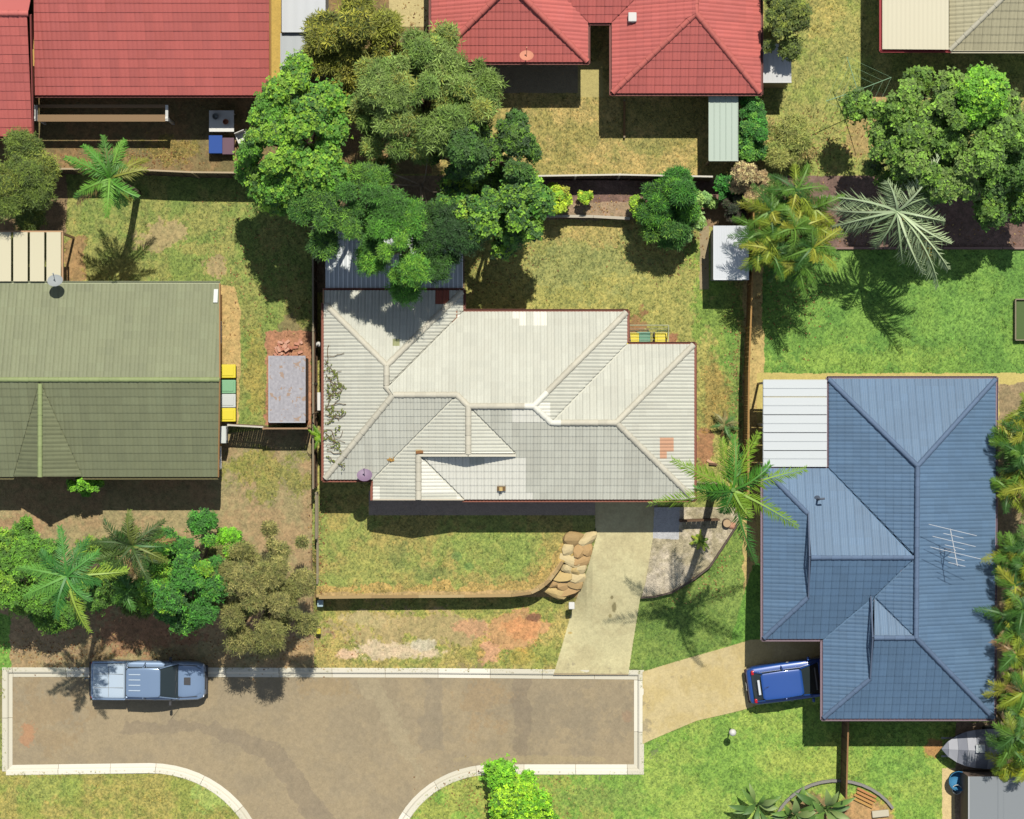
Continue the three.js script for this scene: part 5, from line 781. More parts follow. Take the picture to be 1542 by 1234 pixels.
const rockGeo = Array.from({ length: 7 }, (_, s) => { const g = new THREE.IcosahedronGeometry(0.5, 1), p = g.attributes.position, R = rng(s + 200), off = [R() * 9, R() * 9], pl = Array.from({ length: 7 }, () => [V3(R() - 0.5, R() * 0.8 - 0.2, R() - 0.5).normalize(), 0.3 + 0.12 * R()]); const v = V3(); for (let i = 0; i < p.count; i++) { v.fromBufferAttribute(p, i); const k = 1.05 + 0.3 * vnoise(v.x * 3 + off[0], v.z * 3 + v.y * 2 + off[1]); v.multiplyScalar(k); for (const [n, d] of pl) { const e = v.dot(n) - d; if (e > 0) v.addScaledVector(n, -e); } if (v.y > 0.3) v.y = 0.3 + (v.y - 0.3) * 0.25; p.setXYZ(i, v.x, v.y, v.z); } g.computeVertexNormals(); return g; });
{
  const t = thing('stone_steps', 'rough sandstone boulder steps between the upper lawn and the driveway', 'steps'), R = rng(91), mt = [[196, 170, 112], [178, 148, 94], [206, 186, 138], [184, 150, 100], [168, 140, 92]].map(c => M(B(...c, K * 1.5), { flatShading: true, map: tileGrain }));
  const rows = [[812, 856, 896, 0.05], [827, 851, 893, -0.02], [842, 848, 890, -0.14], [856, 846, 886, -0.28], [869, 838, 881, -0.42], [881, 828, 877, -0.58], [893, 820, 872, -0.7]];
  rows.forEach(([y, x0, x1, h], r) => { const n = 2 + (r % 2); for (let i = 0; i < n; i++) { const x = lerp(x0, x1, (i + 0.5) / n), w = (x1 - x0) / n / S * (1.3 + 0.25 * R()), o = new THREE.Mesh(rockGeo[Math.floor(R() * 7)], mt[Math.floor(R() * 5)]); o.name = 'stone'; const p = G(x + (R() - 0.5) * 3, y + (R() - 0.5) * 4, h); o.position.copy(p); o.scale.set(w * 1.1, 0.5 + 0.16 * R(), 0.62 + 0.16 * R()); o.rotation.set((R() - 0.5) * 0.2, (R() - 0.5) * 0.7, (R() - 0.5) * 0.2); t.add(o); } });
}
// ---------------------------------------------------------------- sheds, covers
function shed(name, label, cat, x0, y0, x1, y1, h, roofM, wallM, opt = {}) {
  const gy = T((x0 + x1) / 2, (y0 + y1) / 2), t = thing(name, label, cat), H = gy + h, tl = opt.tilt ?? 0.12;
  const a = P(x0, y0, H + tl), b = P(x1, y0, H + tl), c = P(x0, y1, H);
  if (opt.across) sheetRoof(t, P(x0, y0, H), P(x0, y1, H), P(x1, y0, H + tl), opt.pitch || 0.076, opt.amp || 0.012, roofM, 'roof_sheeting', opt.ribbed); else sheetRoof(t, a, b, c, opt.pitch || 0.076, opt.amp || 0.012, roofM, 'roof_sheeting', opt.ribbed);
  const i = 2.5; if (!opt.open) { const w = walls(t, [[x0 + i, y0 + i], [x1 - i, y0 + i], [x1 - i, y1 - i], [x0 + i, y1 - i]], gy - 0.1, H - 0.06, wallM, H); }
  else { for (const [x, y] of [[x0 + 3, y0 + 3], [x1 - 3, y0 + 3], [x0 + 3, y1 - 3], [x1 - 3, y1 - 3]]) { const p = P(x, y, H); part('post', box(0.08, h - 0.03, 0.08, p.x, gy + h / 2 - 0.05, p.z), wallM, t); } part('beam', [beam(P(x0 + 2, y0 + 3, H + tl - 0.09), P(x1 - 2, y0 + 3, H + tl - 0.09), 0.05, 0.12), beam(P(x0 + 2, y1 - 3, H - 0.09), P(x1 - 2, y1 - 3, H - 0.09), 0.05, 0.12)], wallM, t); }
  part('roof_trim', [beam(P(x0, y1, H - 0.02), P(x1, y1, H - 0.02), 0.05, 0.09), beam(P(x0, y0, H + (opt.across ? 0 : tl) - 0.02), P(x0, y1, H - 0.02), 0.05, 0.09)], opt.trim || roofM, t);
  return t;
}
const zinc = (f, rep) => { const n = 256, d = new Uint8Array(n * n * 4); for (let j = 0; j < n; j++) for (let i = 0; i < n; i++) { const c = f(i, j), o = (j * n + i) * 4; d[o] = c[0]; d[o + 1] = c[1]; d[o + 2] = c[2]; d[o + 3] = 255; } const t = new THREE.DataTexture(d, n, n, THREE.RGBAFormat); t.colorSpace = THREE.SRGBColorSpace; t.magFilter = THREE.LinearFilter; t.wrapS = t.wrapT = THREE.RepeatWrapping; t.repeat.set(rep, rep); t.needsUpdate = true; return t; };
shed('garden_shed', 'white corrugated garden shed by the side fence under the cane palms', 'shed', 1075, 340, 1128, 421, 2.1, M(B(232, 236, 240), { roughness: 0.5 }), M(B(200, 206, 204)), { tilt: 0.2 });
shed('garden_shed', 'grey flat shed roof with rust stains beside the four bins', 'shed', 405, 536, 460, 636, 2.0, M(new THREE.Color(0.42, 0.42, 0.43), { roughness: 0.7, map: zinc((i, j) => { const n = fbm(i / 26, j / 26), m = fbm(i / 9 + 40, j / 9); return n + (m - 0.5) * 0.3 > 0.68 ? [186, 158, 136] : [206 - m * 40, 203 - m * 40, 206 - m * 38]; }, 0.42) }), M(B(150, 120, 104)), { pitch: 0.2, amp: 0.006, trim: M(B(196, 198, 204)) });
shed('long_shed', 'long pale grey flat roofed shed between the red house and the olive thicket', 'shed', 425, -80, 490, 48, 2.3, M(B(212, 216, 220), { roughness: 0.6 }), M(B(170, 172, 170)), { tilt: 0.1, pitch: 0.5, amp: 0.01 });
shed('lean_to_roof', 'lower grey lean to roof joined to the long pale shed', 'shed', 423, 50, 488, 106, 2.0, M(B(194, 200, 204), { roughness: 0.6 }), M(B(150, 152, 150)), { tilt: 0.1, pitch: 0.5, amp: 0.01 });
shed('garden_shed', 'small white roofed shed against the east wall of the red house', 'shed', 1147, 66, 1192, 124, 2.0, M(B(216, 216, 214), { roughness: 0.6 }), M(B(190, 170, 130)), { pitch: 0.2 });
shed('patio_cover', 'pale green flat sheet roof beside the creeper behind the red house', 'patio cover', 1068, 128, 1112, 242, 2.2, M(B(190, 206, 190), { roughness: 0.6 }), M(B(170, 160, 140)), { tilt: 0.1, open: true, pitch: 0.25, amp: 0.02, ribbed: true });
shed('grey_shed', 'grey shed roof with a white joint beside the covered boat', 'shed', 1459, 1170, 1620, 1300, 2.1, M(B(140, 146, 150), { roughness: 0.6 }), M(B(130, 110, 96)), { tilt: 0.05, pitch: 1.55, amp: 0.02, ribbed: true, trim: M(B(200, 202, 204)) });
{ // cream panels of the patio behind the olive house
  const t = thing('patio_roof', 'cream patio roof of wide panels with dark gaps behind the olive house', 'patio cover'), m = M(B(226, 218, 186)), xs = [-56, -30, -5, 20, 45, 70];
  xs.forEach(x => part('panel', slab([P(x, 350, 2.65), P(x + 21.5, 350, 2.65), P(x + 21.5, 424, 2.75), P(x, 424, 2.75)].reverse(), 0.05), m, t));
  part('frame', [beam(P(-60, 349, 2.58), P(95, 349, 2.58), 0.07, 0.14), beam(P(94, 349, 2.56), P(94, 423, 2.66), 0.07, 0.14)], M(B(200, 160, 120)), t);
  for (const x of [-50, 20, 92]) { const p = P(x, 351, 2.5); part('post', box(0.09, 2.5, 0.09, p.x, 1.2, p.z), M(B(200, 160, 120)), t); }
}
{ // corrugated patio roof behind the middle house
  const t = thing('patio_roof', 'blue grey ribbed patio roof under the trees at the back of the pale house', 'patio cover'), m = M(B(204, 210, 212), { roughness: 0.45 }), wr = M(B(236, 240, 240, K * 1.2), { roughness: 0.5 });
  const xs = 6.9; for (let i = 0; i < 30; i++) { const x0 = 490 + i * xs; part('panel', slab([P(x0, 330, 2.3), P(x0 + xs - 1.6, 330, 2.3), P(x0 + xs - 1.6, 434, 2.38), P(x0, 434, 2.38)].reverse(), 0.012), m, t); part('rib', beam(P(x0 + xs - 0.8, 330, 2.325), P(x0 + xs - 0.8, 434, 2.405), 0.045, 0.05), wr, t); }
  part('frame', [beam(P(489, 331, 2.2), P(697, 331, 2.2), 0.06, 0.14), beam(P(489, 433, 2.26), P(697, 433, 2.26), 0.06, 0.1)], timberDark, t);
  for (const x of [492, 560, 630, 694]) { const p = P(x, 333, 2.2); part('post', box(0.09, 2.2, 0.09, p.x, 1.05, p.z), timber, t); }
}
{ // timber beams and bench of the shaded verandah, north west
  const t = thing('pergola_frame', 'narrow verandah frame with two white posts below the red gable roof', 'pergola');
  part('rail', [beam(P(54, 160, 1.9), P(251, 160, 1.9), 0.14, 0.06), beam(P(54, 178, 1.7), P(251, 178, 1.7), 0.3, 0.05)], M(B(150, 120, 84)), t);
  for (const x of [54, 251]) { part('post', [box(0.1, 1.9, 0.1).translate(...(p => [p.x, 0.9, p.z])(P(x, 178, 1.7))), beam(P(x, 158, 1.93), P(x, 182, 1.76), 0.12, 0.08)], white, t); }
  const tb = thing('outdoor_table', 'white outdoor table with clutter by the red house verandah', 'table', gp(337, 186).toArray()); part('table_top', rbox(1.1, 0.04, 0.95, 0.02, 0, 0.74, 0), white, tb); for (const [x, z] of [[-0.48, -0.4], [0.48, -0.4], [-0.48, 0.4], [0.48, 0.4]]) part('leg', cyl(0.025, 0.025, 0.73, x, 0, z), white, tb);
  const tub = (label, px, py, y, r, h, m) => { const o = thing('tub', label, 'tub', gp(px, py, y).toArray()); part('bucket', new THREE.LatheGeometry([[0, 0], [r * 0.8, 0], [r, h], [r * 1.06, h], [r * 1.06, h - 0.03], [r * 0.98, h - 0.03]].map(a => new THREE.Vector2(...a)).concat([new THREE.Vector2(r * 0.75, 0.03), new THREE.Vector2(0, 0.03)]), 20), m, o); part('rim', new THREE.TorusGeometry(r * 1.03, 0.015, 6, 20).rotateX(Math.PI / 2).translate(0, h, 0), m, o); };
  tub('grey pot standing on the white outdoor table', 329, 180, 0.765, 0.13, 0.2, galv); tub('terracotta pot standing on the white outdoor table', 344, 188, 0.765, 0.11, 0.18, M(B(190, 120, 84)));
  const bl = thing('storage_box', 'blue storage box beside the white outdoor table', 'box', gp(327, 220).toArray()); part('body', rbox(0.55, 0.5, 0.75, 0.04, 0, 0.25, 0), M(B(30, 70, 150)), bl); part('lid', rbox(0.6, 0.06, 0.8, 0.03, 0, 0.53, 0), M(B(36, 84, 170)), bl);
  const pl = thing('storage_box', 'mauve crate next to the blue storage box', 'box', gp(345, 222).toArray()); part('body', rbox(0.5, 0.4, 0.7, 0.04, 0, 0.2, 0), M(B(110, 80, 96)), pl); part('lid', rbox(0.54, 0.05, 0.74, 0.03, 0, 0.42, 0), M(B(120, 90, 104)), pl);
  for (const [label, x, y, r] of [['white plastic garden chair under the edge of the bright green tree', 367, 210, 0.4], ['white plastic garden chair lying nearer the shaded fence', 372, 238, -0.5]]) { const c = thing('garden_chair', label, 'chair', gp(x, y).toArray(), r); part('seat', rbox(0.46, 0.04, 0.46, 0.02, 0, 0.42, 0), white, c); part('backrest', rbox(0.46, 0.5, 0.04, 0.02, 0, 0.68, -0.24), white, c); for (const [a, b] of [[-0.2, -0.2], [0.2, -0.2], [-0.2, 0.2], [0.2, 0.2]]) part('leg', cyl(0.022, 0.018, 0.42, a, 0, b, 8), white, c); for (const a of [-0.23, 0.23]) part('armrest', rbox(0.05, 0.03, 0.42, 0.01, a, 0.62, 0), white, c); }
  tub('blue water tub beside the grey shed', 1443, 1176, 0, 0.42, 0.6, M(B(60, 140, 190))); tub('white bucket below the blue water tub', 1442, 1190, 0, 0.2, 0.35, white);
}
// ---------------------------------------------------------------- wheelie bins
function bin(label, px, py, ry, lid, body, group) {
  const t = thing('wheelie_bin', label, 'bin', gp(px, py).toArray(), ry, group), g = new THREE.CylinderGeometry(0.4, 0.33, 0.9, 4, 1); g.rotateY(Math.PI / 4); g.scale(1, 1, 1.2); g.translate(0, 0.52, 0);
  part('body', g, body, t); const l = part('lid', [rbox(0.6, 0.07, 0.72, 0.05, 0, 1.01, 0.01), rbox(0.4, 0.03, 0.5, 0.02, 0, 1.055, 0.02)], lid, t); part('handle', rod(V3(-0.22, 0.98, -0.42), V3(0.22, 0.98, -0.42), 0.02), body, t); part('hinge', [rod(V3(-0.2, 0.98, -0.34), V3(-0.2, 0.98, -0.42), 0.02), rod(V3(0.2, 0.98, -0.34), V3(0.2, 0.98, -0.42), 0.02)], body, t);
  for (const s of [-1, 1]) { const w = part('wheel', new THREE.CylinderGeometry(0.1, 0.1, 0.05, 16).rotateZ(Math.PI / 2).translate(s * 0.27, 0.1, -0.3), dark, t); part('hub', new THREE.CylinderGeometry(0.04, 0.04, 0.056, 10).rotateZ(Math.PI / 2).translate(s * 0.27, 0.1, -0.3), galv, w); }
}
const lidY = M(B(246, 226, 20), { roughness: 0.5 }), lidG = M(B(130, 190, 140), { roughness: 0.5 }), lidW = M(B(214, 220, 216), { roughness: 0.5 }), bodyG = M(B(40, 84, 60), { roughness: 0.6 }), lidD = M(B(96, 160, 124), { roughness: 0.5 });
const WH = -Math.PI / 2 + Math.PI;
bin('clean yellow lidded wheelie bin above the pale green lidded one by the olive house', 347, 560, Math.PI / 2, lidY, bodyG); bin('pale green lidded wheelie bin between a yellow and a white bin', 347, 583, Math.PI / 2, lidG, bodyG); bin('white lidded wheelie bin by the olive house', 347, 604, Math.PI / 2, lidW, bodyG); bin('yellow lidded wheelie bin at the end next to the cream fence', 347, 625, Math.PI / 2, lidY, bodyG);
bin('yellow lidded wheelie bin half hidden by the inner corner of the pale roof', 951, 514, 0, lidY, bodyG); bin('teal green lidded wheelie bin inside the clothes line frame', 967, 513, 0, lidD, bodyG); bin('yellow lidded wheelie bin at the outer end of the clothes line frame', 994, 514, 0, lidY, bodyG);
{ const t = thing('clothes_line', 'folding pale clothes line frame on the back wall of the pale house', 'clothes line'); const y = 1.7, a = P(947, 490, y), b = P(1007, 490, y), c = P(1007, 518, y), d = P(947, 518, y); part('frame', [rod(a, b, 0.022), rod(b, c, 0.022), rod(d, a, 0.022)], M(B(196, 200, 160)), t); for (let i = 1; i < 5; i++) part('line', rod(P(947, 490 + i * 5.5, y), P(1007, 490 + i * 5.5, y), 0.006, 4), galv, t); part('brace', [rod(P(950, 517, 1.0), a, 0.018), rod(P(1004, 517, 1.0), b, 0.018)], galv, t); }
{ // rotary clothes hoist
  const b = G(1281, 146, T(1281, 146)), t = thing('clothes_hoist', 'rotary clothes hoist on the lawn near the cream house', 'clothes hoist', b.toArray()), pale = M(B(150, 190, 150)); part('mast', cyl(0.03, 0.025, 2.1), galv, t);
  const tips = [0.35, 1.92, 3.49, 5.06].map(a => V3(Math.cos(a) * 1.5, 2.15, -Math.sin(a) * 1.5)); tips.forEach(p => part('arm', rod(V3(0, 1.85, 0), p, 0.018), pale, t)); for (const s of [0.5, 0.75, 1]) for (let i = 0; i < 4; i++) part('line', rod(V3(0, 1.85, 0).lerp(tips[i], s), V3(0, 1.85, 0).lerp(tips[(i + 1) % 4], s), 0.005, 4), pale, t);
}
// ---------------------------------------------------------------- letterbox, boxes, lamps
{
  const lb = (name, label, cat, px, py, h, w, m, m2) => { const t = thing(name, label, cat, gp(px, py).toArray()); part('post', box(0.08, h, 0.08, 0, h / 2 - 0.1, 0), m2, t); part('box', rbox(w, 0.26, w * 1.2, 0.03, 0, h + 0.03, 0), m, t); part('slot', box(w * 0.6, 0.03, 0.01, 0, h + 0.06, w * 0.6 + 0.003), dark, t); };
  lb('letterbox', 'white letterbox on a post where the driveway meets the stone steps', 'letterbox', 861, 913, 0.85, 0.26, white, dark);
  lb('meter_box', 'pale blue service box at the end of the retaining wall', 'service box', 480, 911, 0.5, 0.26, M(B(180, 206, 214)), dark);
  lb('marker_post', 'short yellow topped post on the boundary near the kerb', 'marker', 478, 953, 0.4, 0.2, M(B(216, 206, 60)), timberGrey);
  const t = thing('garden_lamp', 'round white globe lamp on the lawn in front of the blue house', 'lamp', gp(1101, 1100).toArray()); part('post', cyl(0.03, 0.03, 1.0), dark, t); part('globe', new THREE.SphereGeometry(0.16, 20, 14).translate(0, 1.1, 0), white, t); part('collar', cyl(0.07, 0.09, 0.06, 0, 0.94, 0), dark, t);
  const hw = thing('gas_bottle', 'white upright cylinder on the side wall of the pale house', 'cylinder', gp(482, 520).toArray()); hw.position.x += 0.02; part('body', new THREE.CapsuleGeometry(0.12, 0.9, 6, 14).translate(0, 0.57, 0), white, hw); part('valve', cyl(0.04, 0.03, 0.12, 0, 1.12, 0), galv, hw);
  const aw = thing('air_conditioner', 'narrow white unit on the west wall of the pale house beside the fence', 'air conditioner', P(482, 605, 1.0).toArray()); part('casing', rbox(0.22, 0.55, 0.8, 0.03), white, aw); part('bracket', [box(0.2, 0.05, 0.05, 0.08, -0.3, -0.3), box(0.2, 0.05, 0.05, 0.08, -0.3, 0.3), box(0.05, 0.72, 0.05, 0, -0.65, -0.3), box(0.05, 0.72, 0.05, 0, -0.65, 0.3)], galv, aw);
  const pf = thing('planter_frame', 'weathered timber planter frame on the vivid green lawn', 'planter', gp(1546, 482).toArray()); for (const z of [-0.9, 0.9]) part('board', box(1.1, 0.3, 0.05, 0, 0.15, z), timberGrey, pf); for (const x of [-0.55, 0.55]) part('board', box(0.05, 0.32, 1.76, x, 0.15, 0), timberGrey, pf); part('soil', box(1.04, 0.1, 1.74, 0, 0.12, 0), M(B(84, 110, 50)), pf);
}
{ // heap of pink bricks behind the stained shed
  const t = thing('brick_pile', 'untidy heap of pink bricks behind the stained shed', 'bricks', gp(432, 526).toArray()), R = rng(8), g = box(0.23, 0.076, 0.11), ms = [M(B(214, 150, 122)), M(B(196, 128, 102)), M(B(226, 172, 146))];
  for (let i = 0; i < 30; i++) { const l = i < 22 ? 0 : i < 28 ? 1 : 2, s = 1 - l * 0.35, m = part('brick', g, ms[i % 3], t); m.position.set((R() - 0.5) * 1.3 * s, 0.045 + l * 0.085, (R() - 0.5) * 0.75 * s); m.rotation.set((R() - 0.5) * 0.15, R() * 3, (R() - 0.5) * 0.15); }
}
{ // clutter by the tall palm and right fence
  const o = thing('timber_offcut', 'pale timber offcut lying on the red soil by the side fence', 'timber', gp(1072, 697).toArray(), -0.5); part('plank', rbox(0.5, 0.06, 0.12, 0.01, 0, 0.04, 0), M(B(230, 180, 140)), o); part('plank', rbox(0.35, 0.06, 0.1, 0.01, 0.05, 0.09, 0.06).rotateY(0.4), M(B(110, 80, 56)), o);
  const b = thing('garden_stone', 'pink rounded stone at the tip of the gravel bed', 'stone', gp(1100, 792, 0.1).toArray()); part('stone', rockGeo[2].clone().scale(0.4, 0.25, 0.35), M(B(216, 160, 130)), b);
  const c = thing('tree_stump', 'cut tree stump at the tip of the gravel bed', 'stump', gp(1094, 788).toArray()); part('trunk', cyl(0.22, 0.18, 0.3), bark, c); part('cut_face', new THREE.CircleGeometry(0.17, 14).rotateX(-Math.PI / 2).translate(0, 0.304, 0), M(B(200, 170, 130)), c);
}
{ // leafless creeper lying on the west slope of the pale roof
  const t = thing('bare_creeper', 'leafless brown creeper stems spread over the west slope of the pale roof', 'vine'), R = rng(19), pl = plane('W', 488, 2.75, 0.3), mt = M(B(128, 104, 70)), ml = M(B(120, 132, 46));
  for (let i = 0; i < 26; i++) { let x = 489 + R() * 5, y = 535 + i * 6 + R() * 6, a = (R() - 0.5) * 1.8; const pts = []; for (let k = 0; k < 7; k++) { const p = pl.at(x, y, 0.09 + R() * 0.05); pts.push(p); x += Math.cos(a) * (3 + R() * 4); y += Math.sin(a) * (3 + R() * 4); a += (R() - 0.5) * 1.5; if (x < 489) x = 489; if (y > 716) y = 716; } part('stem', tube(pts, 0.011 + 0.006 * R(), 4, 12), mt, t); if (i % 2) { const gs = []; for (let q = 0; q < 14; q++) { const c = pts[Math.floor(R() * 7)], g = new THREE.PlaneGeometry(0.09, 0.05); g.rotateX(-1.4 + R() * 0.6); g.rotateY(R() * 6); gs.push(g.translate(c.x + (R() - 0.5) * 0.22, c.y + 0.02, c.z + (R() - 0.5) * 0.22)); } part('leaves', gs, ml, t).userData.kind = 'stuff'; } }
  part('stem', tube([V3(-8.62, 0, 0.3), V3(-8.66, 1.2, 0.4), V3(-8.6, 2.4, 0.2), V3(-8.3, 2.95, 0.1)], 0.03, 6), mt, t);
}
// ---------------------------------------------------------------- vehicles
function loft(st, n = 20) {                               // st: [x, halfWidth, yBottom, yTop, corner]; rounded box sections joined
  const pos = [], idx = [];
  for (const [x, w, y0, y1, r = 0.12] of st) for (let i = 0; i < n; i++) {
    const a = i / n * Math.PI * 2 + Math.PI / n, ex = 2 / (r * 10 + 1.2); let c = Math.cos(a), s = Math.sin(a); const e = Math.max(0.25, Math.min(1, r * 3)); c = Math.sign(c) * Math.pow(Math.abs(c), e); s = Math.sign(s) * Math.pow(Math.abs(s), e);
    pos.push(x, (y0 + y1) / 2 + s * (y1 - y0) / 2, c * w);
  }
  for (let k = 0; k < st.length - 1; k++) for (let i = 0; i < n; i++) { const a = k * n + i, b = k * n + (i + 1) % n; idx.push(a, b, a + n, b, b + n, a + n); }
  for (const [k, f] of [[0, 1], [st.length - 1, 0]]) { const c = pos.length / 3, s = st[k]; pos.push(s[0], (s[2] + s[3]) / 2, 0); for (let i = 0; i < n; i++) { const a = k * n + i, b = k * n + (i + 1) % n; f ? idx.push(c, b, a) : idx.push(c, a, b); } }
  const g = new THREE.BufferGeometry(); g.setAttribute('position', new THREE.Float32BufferAttribute(pos, 3)); g.setIndex(idx); g.computeVertexNormals(); g.setAttribute('uv', new THREE.Float32BufferAttribute(new Float32Array(pos.length / 3 * 2), 2)); return g;
}
function trap(x0, x1, w0, w1, y0, y1, y0b = y0, y1b = y1, th = 0.02) { // sloping panel from (x0,y0,±w0) to (x1,y1,±w1)
  return slab([V3(x0, y0, -w0), V3(x0, y0, w0), V3(x1, y1, w1), V3(x1, y1, -w1)], th);
}
function wheel(parent, x, z, r) { const w = part('wheel', new THREE.TorusGeometry(r * 0.78, r * 0.24, 10, 28).scale(1, 1, 1.15).translate(x, r, z), dark, parent); part('rim', [new THREE.CylinderGeometry(r * 0.6, r * 0.6, 0.16, 20).rotateX(Math.PI / 2).translate(x, r, z)], galv, w); }
const glassDark = M(new THREE.Color(0.015, 0.022, 0.024), { roughness: 0.06 });
{
  const paint = new THREE.MeshPhysicalMaterial({ color: B(146, 172, 206), roughness: 0.3, metalness: 0.3, clearcoat: 1, clearcoatRoughness: 0.06, side: THREE.DoubleSide }), pale = M(B(196, 214, 232), { roughness: 0.45 });
  const p = G(222, 1026, ROADY), t = thing('utility_truck', 'silver blue dual cab ute parked against the kerb under the palm shadow', 'ute', p.toArray(), -0.008);
  part('body', loft([[-2.55, 0.72, 0.42, 0.9, 0.1], [-2.48, 0.85, 0.36, 0.98, 0.1], [-1.6, 0.88, 0.32, 1.0, 0.1], [-0.8, 0.88, 0.3, 1.0, 0.1], [1.3, 0.88, 0.3, 1.0, 0.1], [1.45, 0.88, 0.3, 1.0, 0.11], [2.2, 0.85, 0.34, 0.93, 0.12], [2.42, 0.76, 0.38, 0.86, 0.14], [2.52, 0.6, 0.44, 0.74, 0.16]], 28), paint, t);
  part('bonnet', loft([[1.32, 0.7, 0.9, 1.03, 0.12], [1.6, 0.73, 0.88, 1.035, 0.12], [2.1, 0.68, 0.85, 0.975, 0.12], [2.36, 0.55, 0.8, 0.9, 0.15]], 20), paint, t);
  part('tray_cover', loft([[-2.42, 0.74, 0.9, 1.02, 0.06], [-2.36, 0.76, 0.9, 1.06, 0.06], [-1.6, 0.77, 0.9, 1.09, 0.06], [-1.08, 0.77, 0.9, 1.06, 0.06], [-1.02, 0.76, 0.9, 1.02, 0.06]], 20), pale, t);
  part('tray_rail', [rbox(1.45, 0.06, 0.08, 0.03, -1.72, 1.03, 0.82), rbox(1.45, 0.06, 0.08, 0.03, -1.72, 1.03, -0.82)], paint, t);
  part('cabin', loft([[-0.98, 0.74, 0.95, 1.12, 0.1], [-0.8, 0.66, 0.95, 1.6, 0.1], [0.62, 0.66, 0.95, 1.62, 0.1], [1.36, 0.78, 0.95, 1.03, 0.1]], 24), glassDark, t);
  const roof = part('roof', loft([[-0.84, 0.55, 1.58, 1.64, 0.1], [-0.76, 0.63, 1.58, 1.67, 0.1], [0.1, 0.65, 1.58, 1.69, 0.1], [0.58, 0.63, 1.58, 1.665, 0.1], [0.66, 0.55, 1.58, 1.63, 0.1]], 24), paint, t);
  for (let i = 0; i < 4; i++) part('roof_rib', rbox(0.52, 0.025, 0.05, 0.012, -0.46, 1.69, -0.36 + i * 0.235), pale, roof);
  for (const s of [-1, 1]) { part('pillar', [rod(V3(0.62, 1.6, 0.62 * s), V3(1.36, 1.02, 0.79 * s), 0.03), rod(V3(-0.82, 1.6, 0.64 * s), V3(-0.95, 1.05, 0.76 * s), 0.035), rod(V3(-0.1, 1.62, 0.66 * s), V3(-0.1, 1.0, 0.8 * s), 0.03)], paint, t); part('mirror', [rbox(0.12, 0.14, 0.2, 0.04, 1.02, 1.08, 0.98 * s), rod(V3(1.06, 1.04, 0.82 * s), V3(1.04, 1.06, 0.95 * s), 0.02)], dark, t); part('headlight', loft([[2.3, 0.16, 0.66, 0.82, 0.15], [2.46, 0.13, 0.66, 0.78, 0.15]], 12).translate(0, 0, s * 0.6), M(new THREE.Color(0.7, 0.72, 0.74), { roughness: 0.1 }), t); part('tail_light', rbox(0.05, 0.3, 0.12, 0.02, -2.52, 0.74, 0.74 * s), M(B(170, 20, 20), { roughness: 0.2 }), t); part('door_handle', rbox(0.14, 0.03, 0.03, 0.01, 0.3, 0.92, 0.88 * s), galv, t); }
  part('bonnet_gap', [box(0.02, 0.02, 1.42, 1.31, 1.018, 0), beam(V3(1.34, 1.03, 0.72), V3(2.2, 0.955, 0.68), 0.018, 0.02), beam(V3(1.34, 1.03, -0.72), V3(2.2, 0.955, -0.68), 0.018, 0.02)], dark, t); part('bonnet_vent', [rbox(0.3, 0.03, 0.34, 0.012, 1.75, 1.02, 0)], dark, t);
  for (const z of [-0.3, 0.28]) part('wiper', rod(V3(1.3, 1.09, z - 0.25), V3(1.24, 1.12, z + 0.28), 0.012), dark, t);
  part('rear_window_bar', rbox(0.06, 0.05, 1.3, 0.02, -0.93, 1.2, 0), dark, t); part('tow_bar', [box(0.3, 0.06, 0.06, -2.78, 0.4, 0), new THREE.SphereGeometry(0.04, 8, 6).translate(-2.9, 0.46, 0)], galv, t); part('tray_seam', [box(0.015, 0.012, 1.4, -1.72, 1.094, 0), box(1.3, 0.012, 0.015, -1.72, 1.094, 0.3), box(1.3, 0.012, 0.015, -1.72, 1.094, -0.3)], galv, t); part('aerial_rod', rod(V3(1.4, 1.0, 0.78), V3(1.1, 1.9, 0.82), 0.008), dark, t);
  part('rear_bumper', rbox(0.16, 0.16, 1.5, 0.04, -2.62, 0.45, 0), dark, t); part('front_bumper', rbox(0.12, 0.2, 1.3, 0.05, 2.52, 0.42, 0), dark, t); part('grille', rbox(0.05, 0.18, 0.8, 0.02, 2.5, 0.68, 0), dark, t);
  for (const x of [-1.6, 1.62]) for (const z of [-0.76, 0.76]) wheel(t, x, z, 0.36);
}
